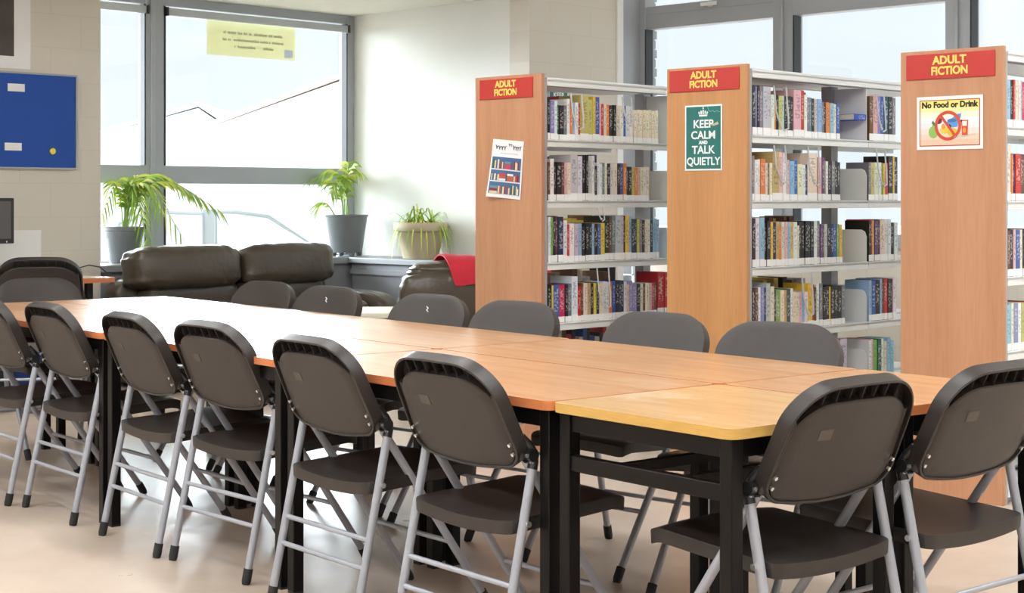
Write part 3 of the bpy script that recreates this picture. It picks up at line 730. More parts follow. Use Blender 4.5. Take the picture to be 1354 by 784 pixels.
# ------------------------------------------------------------------ posters
def panel_frame(q, px, py, lift=.004):              # frame of a point on a bookcase end panel
    s = on_line(px, Vector((q.x, q.y, 0)), P); z = hz(py, s.y)
    return Vector((s.x, s.y, z))-V*lift
def quad_poly(mb, pts, d, mi): mb.add([(x, y, d) for x, y in pts], [tuple(range(len(pts)))], mi)
def disc(cx, cy, rx_, ry_, n=24): return [(cx+rx_*math.cos(2*math.pi*i/n), cy+ry_*math.sin(2*math.pi*i/n)) for i in range(n)]
def ring_poly(mb, cx, cy, r0, r1, d, mi, n=36, sy=1.0):
    vs = []
    for r_ in (r0, r1): vs += [(cx+r_*math.cos(2*math.pi*i/n), cy+sy*r_*math.sin(2*math.pi*i/n), d) for i in range(n)]
    mb.add(vs, [(i, (i+1) % n, n+(i+1) % n, n+i) for i in range(n)], mi)
def poster(name, label, q, tl, br, tilt=0):
    a, c = panel_frame(q, *tl), panel_frame(q, *br); ctr = (a+c)/2; w = (Vector((c.x-a.x, c.y-a.y, 0))).length; h = abs(a.z-c.z)
    t = bpy.data.objects.new(name, None); C.objects.link(t); tag(t, label, 'poster'); t.empty_display_size = .05
    t.matrix_world = frame(ctr, -P, -V) @ Matrix.Rotation(tilt, 4, 'Z')
    return t, w, h
def T(x, y, z=.0024): return Matrix.Translation((x, y, z))
def sheet(t, w, h, m, curl=None, th=.0012):
    nx, ny = 8, 12; b = MB(); vs = []
    for s in (0, -th):
        for j in range(ny+1):
            for i in range(nx+1):
                x, y = -w/2+w*i/nx, -h/2+h*j/ny; vs.append((x, y, (curl(x/w, y/h) if curl else 0)+s))
    n = (nx+1)*(ny+1); fs = []
    for s in (0, 1):
        for j in range(ny):
            for i in range(nx):
                k = s*n+j*(nx+1)+i; fs.append((k, k+1, k+nx+2, k+nx+1))
    ed = [i for i in range(nx+1)]+[j*(nx+1)+nx for j in range(1, ny+1)]+[ny*(nx+1)+i for i in range(nx-1, -1, -1)]+[j*(nx+1) for j in range(ny-1, 0, -1)]
    fs += [(ed[i], ed[(i+1) % len(ed)], ed[(i+1) % len(ed)]+n, ed[i]+n) for i in range(len(ed))]
    b.add(vs, fs); return b.build('sheet', m, t)
def crown(t, cx, cy, s, m='poster_white'):
    b = MB(); d = .0018
    quad_poly(b, [(cx-.5*s, cy-.34*s), (cx+.5*s, cy-.34*s), (cx+.56*s, cy-.16*s), (cx-.56*s, cy-.16*s)], d, 0)
    for k in (-2, -1, 0, 1, 2):
        x = cx+k*.24*s; hgt = (.30 if abs(k) == 2 else .42 if abs(k) == 1 else .52)*s
        quad_poly(b, [(x-.07*s, cy-.12*s), (x+.07*s, cy-.12*s), (x+.1*s+k*.03*s, cy-.12*s+hgt*.7), (x+k*.03*s, cy-.12*s+hgt), (x-.1*s+k*.03*s, cy-.12*s+hgt*.7)], d, 0)
    quad_poly(b, disc(cx, cy+.5*s, .09*s, .09*s, 12), d, 0); quad_poly(b, [(cx-.03*s, cy+.5*s), (cx+.03*s, cy+.5*s), (cx+.03*s, cy+.72*s), (cx-.03*s, cy+.72*s)], d, 0)
    b.build('crown', m, t)
def keep_calm(t, w, h):
    sheet(t, w, h, 'poster_white')
    b = MB(); e = w*.035; quad_poly(b, [(-w/2+e, -h/2+e), (w/2-e, -h/2+e), (w/2-e, h/2-e), (-w/2+e, h/2-e)], .0008, 0); b.build('green_field', 'poster_green', t)
    crown(t, 0, h*.375, w*.21)
    for txt, y, sz in (('KEEP', .205, .24), ('CALM', .035, .24), ('AND', -.075, .10), ('TALK', -.19, .24), ('QUIETLY', -.365, .235)):
        text_obj('lettering', txt, sz*w, T(0, y*h, .0014), 'poster_white', t, extrude=.0003, offset=.0012, sx=1.05 if txt != 'QUIETLY' else .96)
t, w, h = poster('poster', 'green KEEP CALM AND TALK QUIETLY poster with a white crown on the middle bookcase end', q2, (906.5, 140), (955.5, 225))
keep_calm(t, w, h)
b = MB(); quad_poly(b, [(.19*w, .19*h), (.34*w, .225*h), (.44*w, .27*h), (.38*w, .24*h), (.42*w, .2*h), (.28*w, .175*h)], .0012, 0); b.build('torn_patch', flat(190, 186, 140), t)
b = MB(); b.tube([(.12*w, .47*h, .0015), (.15*w, .41*h, .0015), (.2*w, .395*h, .0015), (.26*w, .41*h, .0015), (.3*w, .385*h, .0015), (.36*w, .40*h, .0015), (.44*w, .385*h, .0015)], .0012, n=5); b.build('scribble', flat(130, 190, 180), t)
# no food or drink
t, w, h = poster('notice', 'white bordered No Food or Drink notice on the right bookcase end', q3, (1213, 129), (1300.5, 196.5))
sheet(t, w, h, 'white_paper')
b = MB(); e = .055*w
bands = [(246, 226, 120), (246, 232, 160), (240, 238, 214), (228, 236, 240), (228, 230, 232), (234, 218, 208), (236, 206, 186), (236, 194, 168)]
x0, x1, y0, y1 = -w/2+e, w/2-e, -h/2+e*1.1, h/2-e*1.1
quad_poly(b, [(x0-.004, y0-.004), (x1+.004, y0-.004), (x1+.004, y1+.004), (x0-.004, y1+.004)], .0006, 8)
for i, c in enumerate(bands):
    ya = y1-(y1-y0)*i/8; yb = y1-(y1-y0)*(i+1)/8; quad_poly(b, [(x0, yb), (x1, yb), (x1, ya), (x0, ya)], .0010, i)
b.build('picture_ground', [flat(*c) for c in bands]+[flat(168, 62, 40)], t)
text_obj('lettering', 'No Food or Drink', .155*h, T(0, .335*h, .0016), 'ink', t, extrude=.0003, offset=.0016, sx=.98 if w else 1)
b = MB(); cx_, cy_, r_ = -.02*w, -.055*h, .215*h
c_list = [(140, 186, 92), (52, 110, 64), (120, 30, 44), (232, 200, 70), (90, 150, 210), (60, 110, 180), (214, 76, 46), (236, 236, 230), (240, 150, 60), (30, 28, 30), (222, 190, 60)]
quad_poly(b, disc(-.24*w, -.17*h, .075*w, .115*h), .0014, 0); quad_poly(b, disc(-.225*w, -.08*h, .042*w, .07*h), .0015, 0)
quad_poly(b, [(-.27*w, .0), (-.25*w, .05*h), (-.2*w, -.03*h), (-.22*w, -.06*h)], .0016, 1)
quad_poly(b, disc(-.16*w, .04*h, .05*w, .06*h), .0013, 2)
quad_poly(b, [(-.06*w, .0), (.14*w, .17*h), (.13*w, -.08*h), (.0, -.1*h)], .0014, 4); quad_poly(b, [(.12*w, .15*h), (.18*w, .17*h), (.17*w, .08*h), (.13*w, .08*h)], .0014, 4)
quad_poly(b, disc(.04*w, .04*h, .07*w, .035*h), .0016, 5)
quad_poly(b, disc(-.07*w, -.14*h, .07*w, .07*h), .0015, 3); quad_poly(b, disc(.05*w, -.18*h, .08*w, .08*h), .0015, 10); quad_poly(b, disc(-.09*w, -.07*h, .03*w, .05*h), .0017, 8)
quad_poly(b, [(.0, -.02*h), (.03*w, -.06*h), (.02*w, -.13*h), (-.01*w, -.1*h)], .0018, 9)
quad_poly(b, [(.18*w, .04*h), (.285*w, .04*h), (.275*w, -.24*h), (.19*w, -.24*h)], .0014, 6); quad_poly(b, [(.195*w, .02*h), (.265*w, .02*h), (.262*w, -.07*h), (.198*w, -.07*h)], .0016, 7)
quad_poly(b, disc(.225*w, -.15*h, .025*w, .05*h), .0017, 8); quad_poly(b, [(.18*w, .05*h), (.2*w, .04*h), (.18*w, .0), (.165*w, .03*h)], .0017, 9)
b.build('food_drawing', [flat(*c) for c in c_list], t)
b = MB(); ring_poly(b, cx_, cy_, .215*h, .275*h, .0022, 0, sy=1.02)
a1 = R(128); dx, dy = math.cos(a1), math.sin(a1); px_, py_ = -dy*.026*h, dx*.026*h; rr = .23*h
quad_poly(b, [(cx_+dx*rr+px_, cy_+dy*rr+py_), (cx_-dx*rr+px_, cy_-dy*rr+py_), (cx_-dx*rr-px_, cy_-dy*rr-py_), (cx_+dx*rr-px_, cy_+dy*rr-py_)], .0023, 0)
b.build('prohibition_ring', flat(206, 70, 42), t)
b = MB()
for i, (x, y) in enumerate(((.1, -.27), (.14, -.25), (.2, -.265), (.26, -.255), (.3, -.24), (.36, -.235))):
    b.tube([((x-.03)*w, (y-.02)*h, .002), ((x-.01)*w, (y+.02)*h, .002), ((x+.01)*w, (y-.015)*h, .002), ((x+.03)*w, (y+.015)*h, .002)], .0009, n=4)
b.build('signature', flat(190, 196, 206), t)
# shelf poster
t, w, h = poster('poster', 'curling white topped poster with painted bookshelves on the left bookcase end', q1, (651, 186), (691, 262), tilt=R(-5))
cur = lambda x, y: .016*max(0, (-x-.05+(-y)*.5))**2*4
sheet(t, w, h, 'white_paper', curl=cur)
pc = [(66, 104, 150), (226, 226, 230), (150, 40, 52), (40, 44, 66), (226, 210, 150), (90, 150, 150), (196, 90, 60), (120, 80, 120), (236, 226, 190), (44, 90, 60), (208, 60, 90)]
b = MB(); prs = random.Random(3)
def PQ(x0, x1, y0, y1, d, mi):
    n = max(1, int((x1-x0)/.08)); k = max(1, int((y1-y0)/.08))
    for i in range(n):
        for j in range(k):
            xa, xb, ya, yb = x0+(x1-x0)*i/n, x0+(x1-x0)*(i+1)/n, y0+(y1-y0)*j/k, y0+(y1-y0)*(j+1)/k
            b.add([(x*w, y*h, cur(x, y)+d) for x, y in ((xa, ya), (xb, ya), (xb, yb), (xa, yb))], [(0, 1, 2, 3)], mi)
PQ(-.46, .46, -.455, .2, .0012, 0)
for yb in (-.43, -.205, .0):
    PQ(-.46, .46, yb-.025, yb-.005, .0024, 1)
    x = -.43
    while x < .41:
        if prs.random() < .3 and x < .22:
            k = 3
            for j in range(k): PQ(x, x+.2, yb+j*.045, yb+j*.045+.038, .0024, prs.choice([1, 2, 5, 6, 4, 10]))
            x += .22
        else:
            wd = prs.uniform(.025, .05); PQ(x, x+wd, yb, yb+prs.uniform(.09, .16), .0024, prs.choice([2, 3, 4, 6, 7, 8, 9, 1, 8, 4])); x += wd+prs.choice([.004, .004, .05])
b.build('bookshelf_picture', [flat(*c) for c in pc], t)
b = MB()                                             # looping script heading, not legible in the photo
def squig(x0, x1, y, amp, n, r_):
    pts = []
    for i in range(n*8+1):
        a = i/8*2*math.pi; x = x0+(x1-x0)*i/(n*8)+.012*math.sin(a); yy = y+amp*math.cos(a)*(.6+.4*math.sin(i*.7))
        pts.append((x*w, yy*h, cur(x, yy)+.0018))
    b.tube(pts, r_, n=4)
squig(-.40, -.05, .37, .045, 4, .0022); squig(.02, .14, .42, .03, 2, .0018); squig(.17, .44, .38, .05, 4, .0022); squig(-.25, .34, .265, .008, 9, .0006)
b.build('script_heading', 'grey_ink', t)
# a second green poster on the blockwork, seen above the books of the left bookcase
s = on_line(737, BW, V); wv = .21
t = bpy.data.objects.new('poster', None); C.objects.link(t); tag(t, 'dark green KEEP CALM poster on the blockwork, seen above the left bookcase books', 'poster'); t.matrix_world = frame(Vector((s.x, s.y, hz(126, s.y)-.0615)), V, N.cross(Vector((0, 0, 1)))*0+Vector((V.y, -V.x, 0))) @ Matrix.Translation((0, 0, .012))
keep_calm(t, wv, .30)

# ------------------------------------------------------------------ left wall things: board, poster, desk, monitor
def wl(px, d=0): return on_line(px, LW+N*d, V)
s1 = wl(98); Yb = s1.y; ztop, zbot = hz(102, Yb), hz(222, Yb)
t = thing('notice_board', 'blue felt notice board on the left wall', 'notice board', tuple(s1), va)
b = MB(); b.box(-1.6, 0, -.022, -.0005, zbot, ztop); b.build('felt_panel', 'blue_felt', t, bevel=.003)
b = MB()
for x0, x1, z0, z1 in ((-1.6, 0, ztop, ztop+.012), (-1.6, 0, zbot-.012, zbot), (0, .012, zbot-.012, ztop+.012)): b.box(x0, x1, -.026, -.0005, z0, z1)
b.build('edge_trim', 'alu', t)
for px, py, l in ((19, 116, 'upper'), (15, 194, 'lower')):
    s = wl(px); x = (s-s1).dot(V)
    b = MB(); b.box(-.06, .06, -.001, .001, -.025, .025); tag(b.build('paper_slip', 'white_paper', loc=(s.x+N.x*.0245, s.y+N.y*.0245, hz(py, s.y)), rz=va), 'small white paper slip, the %s one on the blue board' % l, 'paper')
s = wl(67); b = MB(); b.lathe([(0, .012), (.02, .010), (.022, .002), (.018, 0), (0, 0)], 16, mtx=frame((0, 0, 0), V, N))
tag(b.build('push_pin', 'pin', loc=(s.x+N.x*.0228, s.y+N.y*.0228, hz(200, s.y))), 'round yellow pin on the blue board', 'pin')
s = wl(40); t = thing('poster', 'white bordered dark poster cut off above the blue board', 'poster', tuple(s), va); z1 = hz(92, s.y)
b = MB(); b.box(-1.1, 0, -.004, -.001, z1, CEIL-.02); b.build('sheet', 'white_paper', t)
b = MB(); b.box(-1.0, (wl(18)-s).dot(V), -.006, -.0042, hz(76, s.y), CEIL-.06); b.build('dark_print', mat('dark_photo_print', srgb(70, 62, 58), .4, noise=.5, nscale=7), t)
# grey panel sheet on the wall behind the monitor
s = wl(54); b = MB(); b.box(-.5, 0, -.004, -.001, hz(350, s.y), hz(304, s.y)); tag(b.build('paper_sheet', 'white_paper', loc=tuple(s), rz=va), 'plain white sheet on the wall beside the monitor', 'paper')
# desk
dz = .745; dq = on_line(148, LW+N*.66, V)
t = thing('desk', 'long computer desk with orange front edge along the left wall', 'desk', tuple(dq), va)
b = MB(); b.box(-2.6, 0, -.02, .62, dz-.028, dz); b.build('desktop', 'cream', t, bevel=.003)
b = MB(); b.box(-2.6, 0, -.026, -.0202, dz-.03, dz+.001); b.box(.0002, .006, -.026, .62, dz-.03, dz+.001); b.build('edge_strip', 'edge_orange', t)
for x in (-.12, -1.4, -2.5):
    b = MB(); b.box(x-.02, x+.02, .06, .10, 0, dz-.029); b.box(x-.02, x+.02, .5, .54, 0, dz-.029); b.box(x-.02, x+.02, .06, .54, .05, .09); b.build('leg', 'frame_black', t)
# monitor
s = on_line(17, LW+N*.38, V)
t = thing('monitor', 'black computer monitor cut off by the left edge', 'monitor', (s.x, s.y, dz+.001), va-R(4))
zb, zm = hz(322, s.y)-dz, hz(262, s.y)-dz
b = MB(); b.box(-.5, 0, -.02, .03, zb, zm); b.build('bezel', 'pc_black', t, bevel=.005)
b = MB(); b.box(-.48, -.022, -.0225, -.0202, zb+.03, zm-.02); b.build('screen', 'screen', t)
b = MB(); b.box(-.29, -.21, -.0, .05, .0, zb+.06); b.box(-.37, -.13, -.09, .12, 0, .015); b.build('stand', 'pc_black', t)
b = MB(); b.tube([(-.05, -.021, zb+.012), (-.05, -.024, zb+.012)], .006, n=10); b.build('power_button', 'rivet', t)
# computer tower under the desk edge
s = on_line(6, LW+N*.35, V)
t = thing('computer', 'black computer case on the desk below the monitor', 'computer', (s.x-.1, s.y, 0.30), va)
t.location = (s.x-.12, s.y, 0)
b = MB(); b.box(-.16, .04, -.2, .2, .0, .42); b.build('case', 'pc_black', t, bevel=.008)
b = MB(); b.box(-.14, .02, -.206, -.2002, .30, .33); b.build('drive_slot', 'shelf', t)
# cable
s = on_line(100, LW+N*.08, V)
b = MB(); s2 = s-V*.0
b.tube([(-.02, -.02, dz+.005), (.03, 0, dz+.04), (.10, .0, dz+.055), (.18, 0, dz+.04), (.22, -.02, dz+.005)], .004, n=6)
tag(b.build('cable', 'pc_black', loc=(s.x, s.y, 0), rz=va), 'thin black cable looping on the desk end', 'cable')
# desk chair
s = on_line(56, LW+N*.95, V)
put_chair(G1+'pushed up to the computer desk under the monitor', s-Vector((0, 0, 0)), va-R(33), scale=1.08)
# blue storage box under the desk side
q = at(30, 262, 10.3)
t = thing('storage_box', 'small blue plastic box on the floor, glimpsed between the left chairs', 'box', (q.x, q.y, 0), va)
b = MB(); b.box(-.11, .11, -.1, .1, 0, .22); b.build('body', 'blue_plastic', t, bevel=.008)
b = MB(); b.box(-.115, .115, -.105, .105, .2205, .245); b.build('lid', 'blue_plastic', t, bevel=.006)

# ------------------------------------------------------------------ sofa
def puffy(sx, sy, sz, e=4.0, seed=0, amp=.012, nu=72, nv=40, droop=0):
    b = MB(); vs = []; r_ = random.Random(seed); ph = [r_.uniform(0, 6.28) for _ in range(8)]
    sg = lambda v, p: math.copysign(abs(v)**p, v)
    for j in range(nv+1):
        ph_ = -math.pi/2+math.pi*j/nv
        for i in range(nu):
            th = 2*math.pi*i/nu
            x = sg(math.cos(ph_), 2/e)*sg(math.cos(th), 2/e); y = sg(math.cos(ph_), 2/e)*sg(math.sin(th), 2/e); z = sg(math.sin(ph_), 2/e)
            k = 1+amp*(.6*math.sin(9*x+ph[0])*math.cos(5*z+ph[1])+.5*math.sin(23*x+9*z+ph[2])*abs(z)+.5*math.cos(31*x+6*y+ph[3])*abs(z)*abs(x)+.4*math.sin(19*z+ph[4])*x*x)
            bulge = 1+.10*(1-x*x)*(1-z*z)
            vs.append((x*sx/2*k, y*sy/2*k*bulge, z*sz/2*k-droop*x*x))
    fs = [(j*nu+i, j*nu+(i+1) % nu, (j+1)*nu+(i+1) % nu, (j+1)*nu+i) for j in range(nv) for i in range(nu)]
    b.add(vs, fs, 0, True); return b
def addp(name, parent, pb, m, loc, rot=(0, 0, 0)):
    o = pb.build(name, m, parent); o.location = loc; o.rotation_euler = rot; return o
q = on_line(180, WC+N*1.0, V); SL = (on_line(470, WC+N*1.0, V)-q).dot(V)
t = thing('sofa', 'large dark brown leather sofa under the left window', 'sofa', tuple(q), va)
SL = min(SL, 2.25); cw = (SL-.34)/2
addp('base', t, puffy(SL-.08, .86, .30, 9, 1, .003), 'leather', (SL/2, .0, .20))
addp('backrest_frame', t, puffy(SL-.05, .22, .70, 7, 8, .004), 'leather', (SL/2, .38, .38))
for k in range(2):
    x = .17+cw*(k+.5)
    addp('seat_cushion', t, puffy(cw-.01, .70, .20, 5, 2+k, .008), 'leather', (x, -.10, .44))
    addp('back_cushion', t, puffy(cw+.09 if k == 0 else cw+.06, .30, .30, 4.6, 4+k, .022), 'leather', (x+(-.06 if k == 0 else .03), .20, .775), (R(-6), 0, 0))
    addp('lumbar_cushion', t, puffy(cw-.01, .22, .26, 5, 14+k, .01), 'leather', (x, .22, .545))
for x in (.03, SL-.11):
    addp('arm', t, puffy(.24, .88, .56, 4.5, 6+int(x), .008), 'leather', (x+.05, -.03, .30))
for x in (.12, SL-.12):
    for y in (-.34, .30): b = MB(); b.lathe([(0, 0), (.022, 0), (.028, .06), (0, .06)], 12, mtx=Matrix.Translation((x, y, 0))); b.build('foot', 'pc_black', t)
# second sofa along the white wall, red throw on its back
q = on_line(545, WC+N*1.95, V)
q = at(552, 262, 10.2); q.z = 0
t = thing('sofa', 'dark brown leather armchair beside the left bookcase carrying a red throw', 'sofa', tuple(q), va-R(38))
addp('base', t, puffy(1.15, .86, .32, 8, 11, .003), 'leather', (.52, .42, .22))
addp('backrest', t, puffy(1.22, .30, .44, 4.5, 12, .016), 'leather', (.50, .12, .575))
addp('top_cushion', t, puffy(1.1, .30, .17, 3.2, 13, .03), 'leather', (.50, .16, .765))
addp('arm', t, puffy(.24, .88, .5, 4, 14, .01), 'leather', (.02, .48, .36))
for x in (.05, 1.0):
    for y in (.1, .75): b = MB(); b.lathe([(0, 0), (.022, 0), (.028, .07), (0, .07)], 12, mtx=Matrix.Translation((x, y, 0))); b.build('foot', 'pc_black', t)
# throw draped over it
b = MB(); nx, ny = 24, 26; vs = []
prof = [(-.055, .70), (-.062, .74), (-.055, .79), (-.02, .835), (.06, .865), (.16, .875), (.26, .865), (.33, .83), (.365, .77), (.375, .68)]
def pf(u):
    f_ = u*(len(prof)-1); i = min(int(f_), len(prof)-2); k = f_-i; return prof[i][0]*(1-k)+prof[i+1][0]*k, prof[i][1]*(1-k)+prof[i+1][1]*k
for s in (0, 1):
    for j in range(ny+1):
        for i in range(nx+1):
            y, z = pf(j/ny); x = (.10+.14*(1-j/ny))*(1-i/nx)+1.0*i/nx
            wv_ = .006*math.sin(x*17+j*.3)+.004*math.sin(x*41); vs.append((x, y-wv_ if z < .8 else y, z+wv_+(.006 if s else -.004)))
n = (nx+1)*(ny+1)
fs = [(s*n+j*(nx+1)+i, s*n+j*(nx+1)+i+1, s*n+(j+1)*(nx+1)+i+1, s*n+(j+1)*(nx+1)+i) for s in (0, 1) for j in range(ny) for i in range(nx)]
ed = [i for i in range(nx+1)]+[j*(nx+1)+nx for j in range(1, ny+1)]+[ny*(nx+1)+i for i in range(nx-1, -1, -1)]+[j*(nx+1) for j in range(ny-1, 0, -1)]
fs += [(ed[i], ed[(i+1) % len(ed)], ed[(i+1) % len(ed)]+n, ed[i]+n) for i in range(len(ed))]
b.add(vs, fs, 0, True)
o = b.build('throw_blanket', 'red_cloth', loc=tuple(t.location), rz=t.rotation_euler.z); tag(o, 'red fleece throw draped over the leather sofa beside the left bookcase', 'blanket')
# low cream table
q = at(500, 262, 9.9); q.z = 0
t = thing('low_table', 'low cream topped table between the sofas', 'table', tuple(q), va-R(38))
b = MB(); b.box(-.30, .30, -.28, .28, .52, .555); b.build('tabletop', 'cream', t, bevel=.008)
for sx in (-1, 1):
    for sy in (-1, 1): b = MB(); b.box(sx*.26-.02, sx*.26+.02, sy*.24-.02, sy*.24+.02, 0, .5195); b.build('leg', 'cream', t)

# ------------------------------------------------------------------ plants
def frond(b, base, az, length, rise, droop, n=16, lf=.22, w=.013, seed=0, tw=0):
    r_ = random.Random(seed); pts = []; d = Vector((math.cos(az), math.sin(az), 0))
    for i in range(n+1):
        u = i/n; pts.append(Vector(base)+d*length*(u*.25+.75*u*u if rise > .3 else u)+Vector((0, 0, rise*math.sin(min(1, u*1.15)*math.pi*.62)-droop*u*u*u)))
    b.tube(pts, [.005*(1-.8*i/n)+.0008 for i in range(n+1)], n=5, mi=1)
    for i in range(3, n+1):
        for s in (-1, 1):
            p = pts[i]; t = (pts[min(i+1, n)]-pts[i-1]).normalized(); side = t.cross(Vector((0, 0, 1))).normalized()*s
            L = lf*(1-.5*abs(i/n-.6))*r_.uniform(.8, 1.1); dd = (t*.75+side*.75+Vector((0, 0, -.05))).normalized()
            vs = []
            for k in range(5):
                u = k/4; c = p+dd*L*u+Vector((0, 0, -L*.55*u*u)); ww = w*(1-abs(u-.4)*1.1)*.9 if k < 4 else .0008
                wd = t*ww; vs += [c-wd, c+wd]
            b.add(vs, [(2*k, 2*k+1, 2*k+3, 2*k+2) for k in range(4)], r_.choice((0, 0, 2)), True)
def pot(name_m, prof, t):
    b = MB(); b.lathe(prof, 36); b.build('pot', name_m, t)
# palm in the left pot
q = on_line(164, WC+N*.20, V); ZL = .79
t = thing('potted_palm', 'arching palm in a charcoal pot on the ledge behind the sofa left end', 'plant', (q.x, q.y, ZL+.001), 0)
s_ = q.y/F; zr = hz(300, q.y)-ZL
rt = 27*s_
pot('pot_grey', [(0, 0), (.62*rt, 0), (.68*rt, .02), (.84*rt, zr*.66), (.90*rt, zr*.70), (.94*rt, zr*.88), (1.0*rt, zr*.9), (1.02*rt, zr), (.93*rt, zr), (.9*rt, zr*.9), (0, zr*.88)], t)
b = MB(); b.lathe([(0, zr*.93), (.9*rt, zr*.9)], 20); b.build('soil', 'soil', t)
specs = [(.12, .62, .40, .22, .17), (-.18, .42, .42, .42, .18), (.45, .50, .44, .16, .18), (2.75, .22, .40, .26, .16), (-.55, .24, .40, .52, .17), (1.4, .25, .44, .30, .16), (-.35, .20, .44, .58, .17), (.9, .3, .46, .3, .18), (3.4, .16, .38, .22, .13)]
for i, (az, L, rise, dr, lf) in enumerate(specs):
    b = MB(); frond(b, (rng.uniform(-.02, .02)+.01, rng.uniform(-.02, .02), zr*.93), az, L, rise, dr, 18, lf, .014, i)
    b.build('frond', ['leaf', 'stem', 'leaf_y'], t)
# palm by the window corner
q = on_line(458, WC+N*.27, V)
t = thing('potted_palm', 'small palm in a tall charcoal pot on feet in the window corner', 'plant', (q.x, q.y, ZL+.001), 0)
s_ = q.y/F; zr = hz(284, q.y)-ZL; rt = 29*s_
pot('pot_grey', [(0, .03), (.70*rt, .03), (.72*rt, .035), (.95*rt, zr*.95), (1.0*rt, zr*.96), (1.0*rt, zr), (.93*rt, zr), (.9*rt, zr*.93), (0, zr*.92)], t)
for k in range(4):
    a = k*math.pi/2+.5; b = MB(); b.lathe([(0, 0), (.02, 0), (.026, .03), (0, .03)], 10, mtx=Matrix.Translation((.62*rt*math.cos(a), .62*rt*math.sin(a), 0))); b.build('pot_foot', 'pot_grey', t)
b = MB(); b.lathe([(0, zr*.95), (.9*rt, zr*.93)], 20); b.build('soil', 'soil', t)
for i, (az, L, rise, dr, lf) in enumerate([(2.9, .30, .40, .06, .13), (3.3, .16, .36, .02, .14), (.4, .10, .42, .02, .13), (-1.2, .10, .33, .06, .13), (-2.2, .16, .30, .08, .14), (1.4, .1, .44, .02, .12)]):
    b = MB(); frond(b, (.02*math.cos(i), .02*math.sin(i), zr*.93), az, L, rise, dr, 14, lf, .014, 20+i); b.build('frond', ['leaf', 'stem', 'leaf_y'], t)
b = MB(); frond(b, (-.08, -.03, zr*.93), 3.4, .20, .17, .30, 14, .17, .012, 40); b.build('frond', ['leaf', 'stem', 'leaf_y'], t)
# spider plant
q = on_line(556, WC+N*.0-V*.19, N); q = on_line(556, WC-V*.21, N)
t = thing('spider_plant', 'trailing spider plant in a sandstone pot on the ledge by the white wall', 'plant', (q.x, q.y, ZL+.001), 0)
s_ = q.y/F; zr = hz(294, q.y)-ZL; rt = 36*s_
pot('pot_tan', [(0, 0), (.64*rt, 0), (.66*rt, .01), (.86*rt, zr*.72), (.88*rt, zr*.74), (.97*rt, zr*.76), (1.0*rt, zr*.8), (1.0*rt, zr*.97), (.97*rt, zr), (.9*rt, zr), (.88*rt, zr*.9), (0, zr*.88)], t)
b = MB(); b.lathe([(0, zr*.93), (.88*rt, zr*.9)], 20); b.build('soil', 'soil', t)
def blade(b, base, az, L, rise, drop, w, mi):
    d = Vector((math.cos(az), math.sin(az), 0)); side = Vector((-d.y, d.x, 0)); vs = []
    for k in range(9):
        u = k/8; c = Vector(base)+d*L*(1-(1-u)**1.8)+Vector((0, 0, rise*math.sin(min(1, u*1.6)*math.pi/2)-drop*u*u)); ww = w*(1-u)**.5*.5+.0012
        vs += [c-side*ww, c+side*ww]
    b.add(vs, [(2*k, 2*k+1, 2*k+3, 2*k+2) for k in range(8)], mi, True)
b = MB(); r_ = random.Random(5)
for i in range(46):
    az = r_.uniform(0, 2*math.pi); blade(b, (r_.uniform(-.1, .1), r_.uniform(-.1, .1), zr*.92), az, r_.uniform(.10, .26), r_.uniform(.06, .17), r_.uniform(.0, .14), .012, r_.choice((0, 0, 1)))
b.build('upright_leaves', ['leaf', 'leaf_y'], t)
b = MB()
for i in range(40):
    az = r_.choice((r_.uniform(-2.6, -.2), r_.uniform(-.9, .5), r_.uniform(-3.4, -2.4))); L = rt*r_.uniform(1.02, 1.35)
    blade(b, (.0, .0, zr*.96), az, L, .07, r_.uniform(.2, .36), .013, r_.choice((0, 1, 1)))
b.build('trailing_leaves', ['leaf', 'leaf_y'], t)
# sign stuck on the window
s = on_line(278, WC, V); s2 = on_line(395, WC, V); zt_, zb_ = hz(24, s.y), hz(71, s.y)
t = bpy.data.objects.new('window_sign', None); C.objects.link(t); tag(t, 'pale yellow paper sign on the window, its print showing reversed', 'sign')
cc = (s+s2)/2; t.matrix_world = frame(Vector((cc.x, cc.y, (zt_+zb_)/2))-N*.0+P*.045, V, N)
w = (s2-s).length; h = zt_-zb_
m_ = mat('translucent_yellow_paper', srgb(232, 228, 190), .7); bb = m_.node_tree.nodes['Principled BSDF']
nt = m_.node_tree; tr = nt.nodes.new('ShaderNodeBsdfTranslucent'); tr.inputs['Color'].default_value = srgb(200, 199, 172); mx = nt.nodes.new('ShaderNodeMixShader'); mx.inputs[0].default_value = .5
nt.links.new(bb.outputs[0], mx.inputs[1]); nt.links.new(tr.outputs[0], mx.inputs[2]); nt.links.new(mx.outputs[0], nt.nodes['Material Output'].inputs['Surface'])
b = MB(); b.box(-w/2, w/2, -h/2, h/2, -.001, 0); b.build('sheet', m_, t)
fk = flat(176, 174, 146)
b = MB(); r_ = random.Random(9)                      # the three lines of show-through print are too blurred to read
for y, x0, x1, hh in ((.17, -.32, .34, .085), (-.03, -.33, .36, .075), (-.22, -.20, .24, .075)):
    x = x0
    while x < x1:
        ww = r_.uniform(.012, .022)
        if r_.random() < .86: b.box(x*w, (x+ww*.75)*w, (y-hh*.5)*h, (y+hh*r_.choice((.3, .5, .3)))*h, .0002, .0006)
        x += ww
b.build('reversed_print', fk, t)
b = MB(); b.box(.37*w, .47*w, -.44*h, -.2*h, .0002, .0006); b.build('pale_square', flat(226, 236, 250), t)
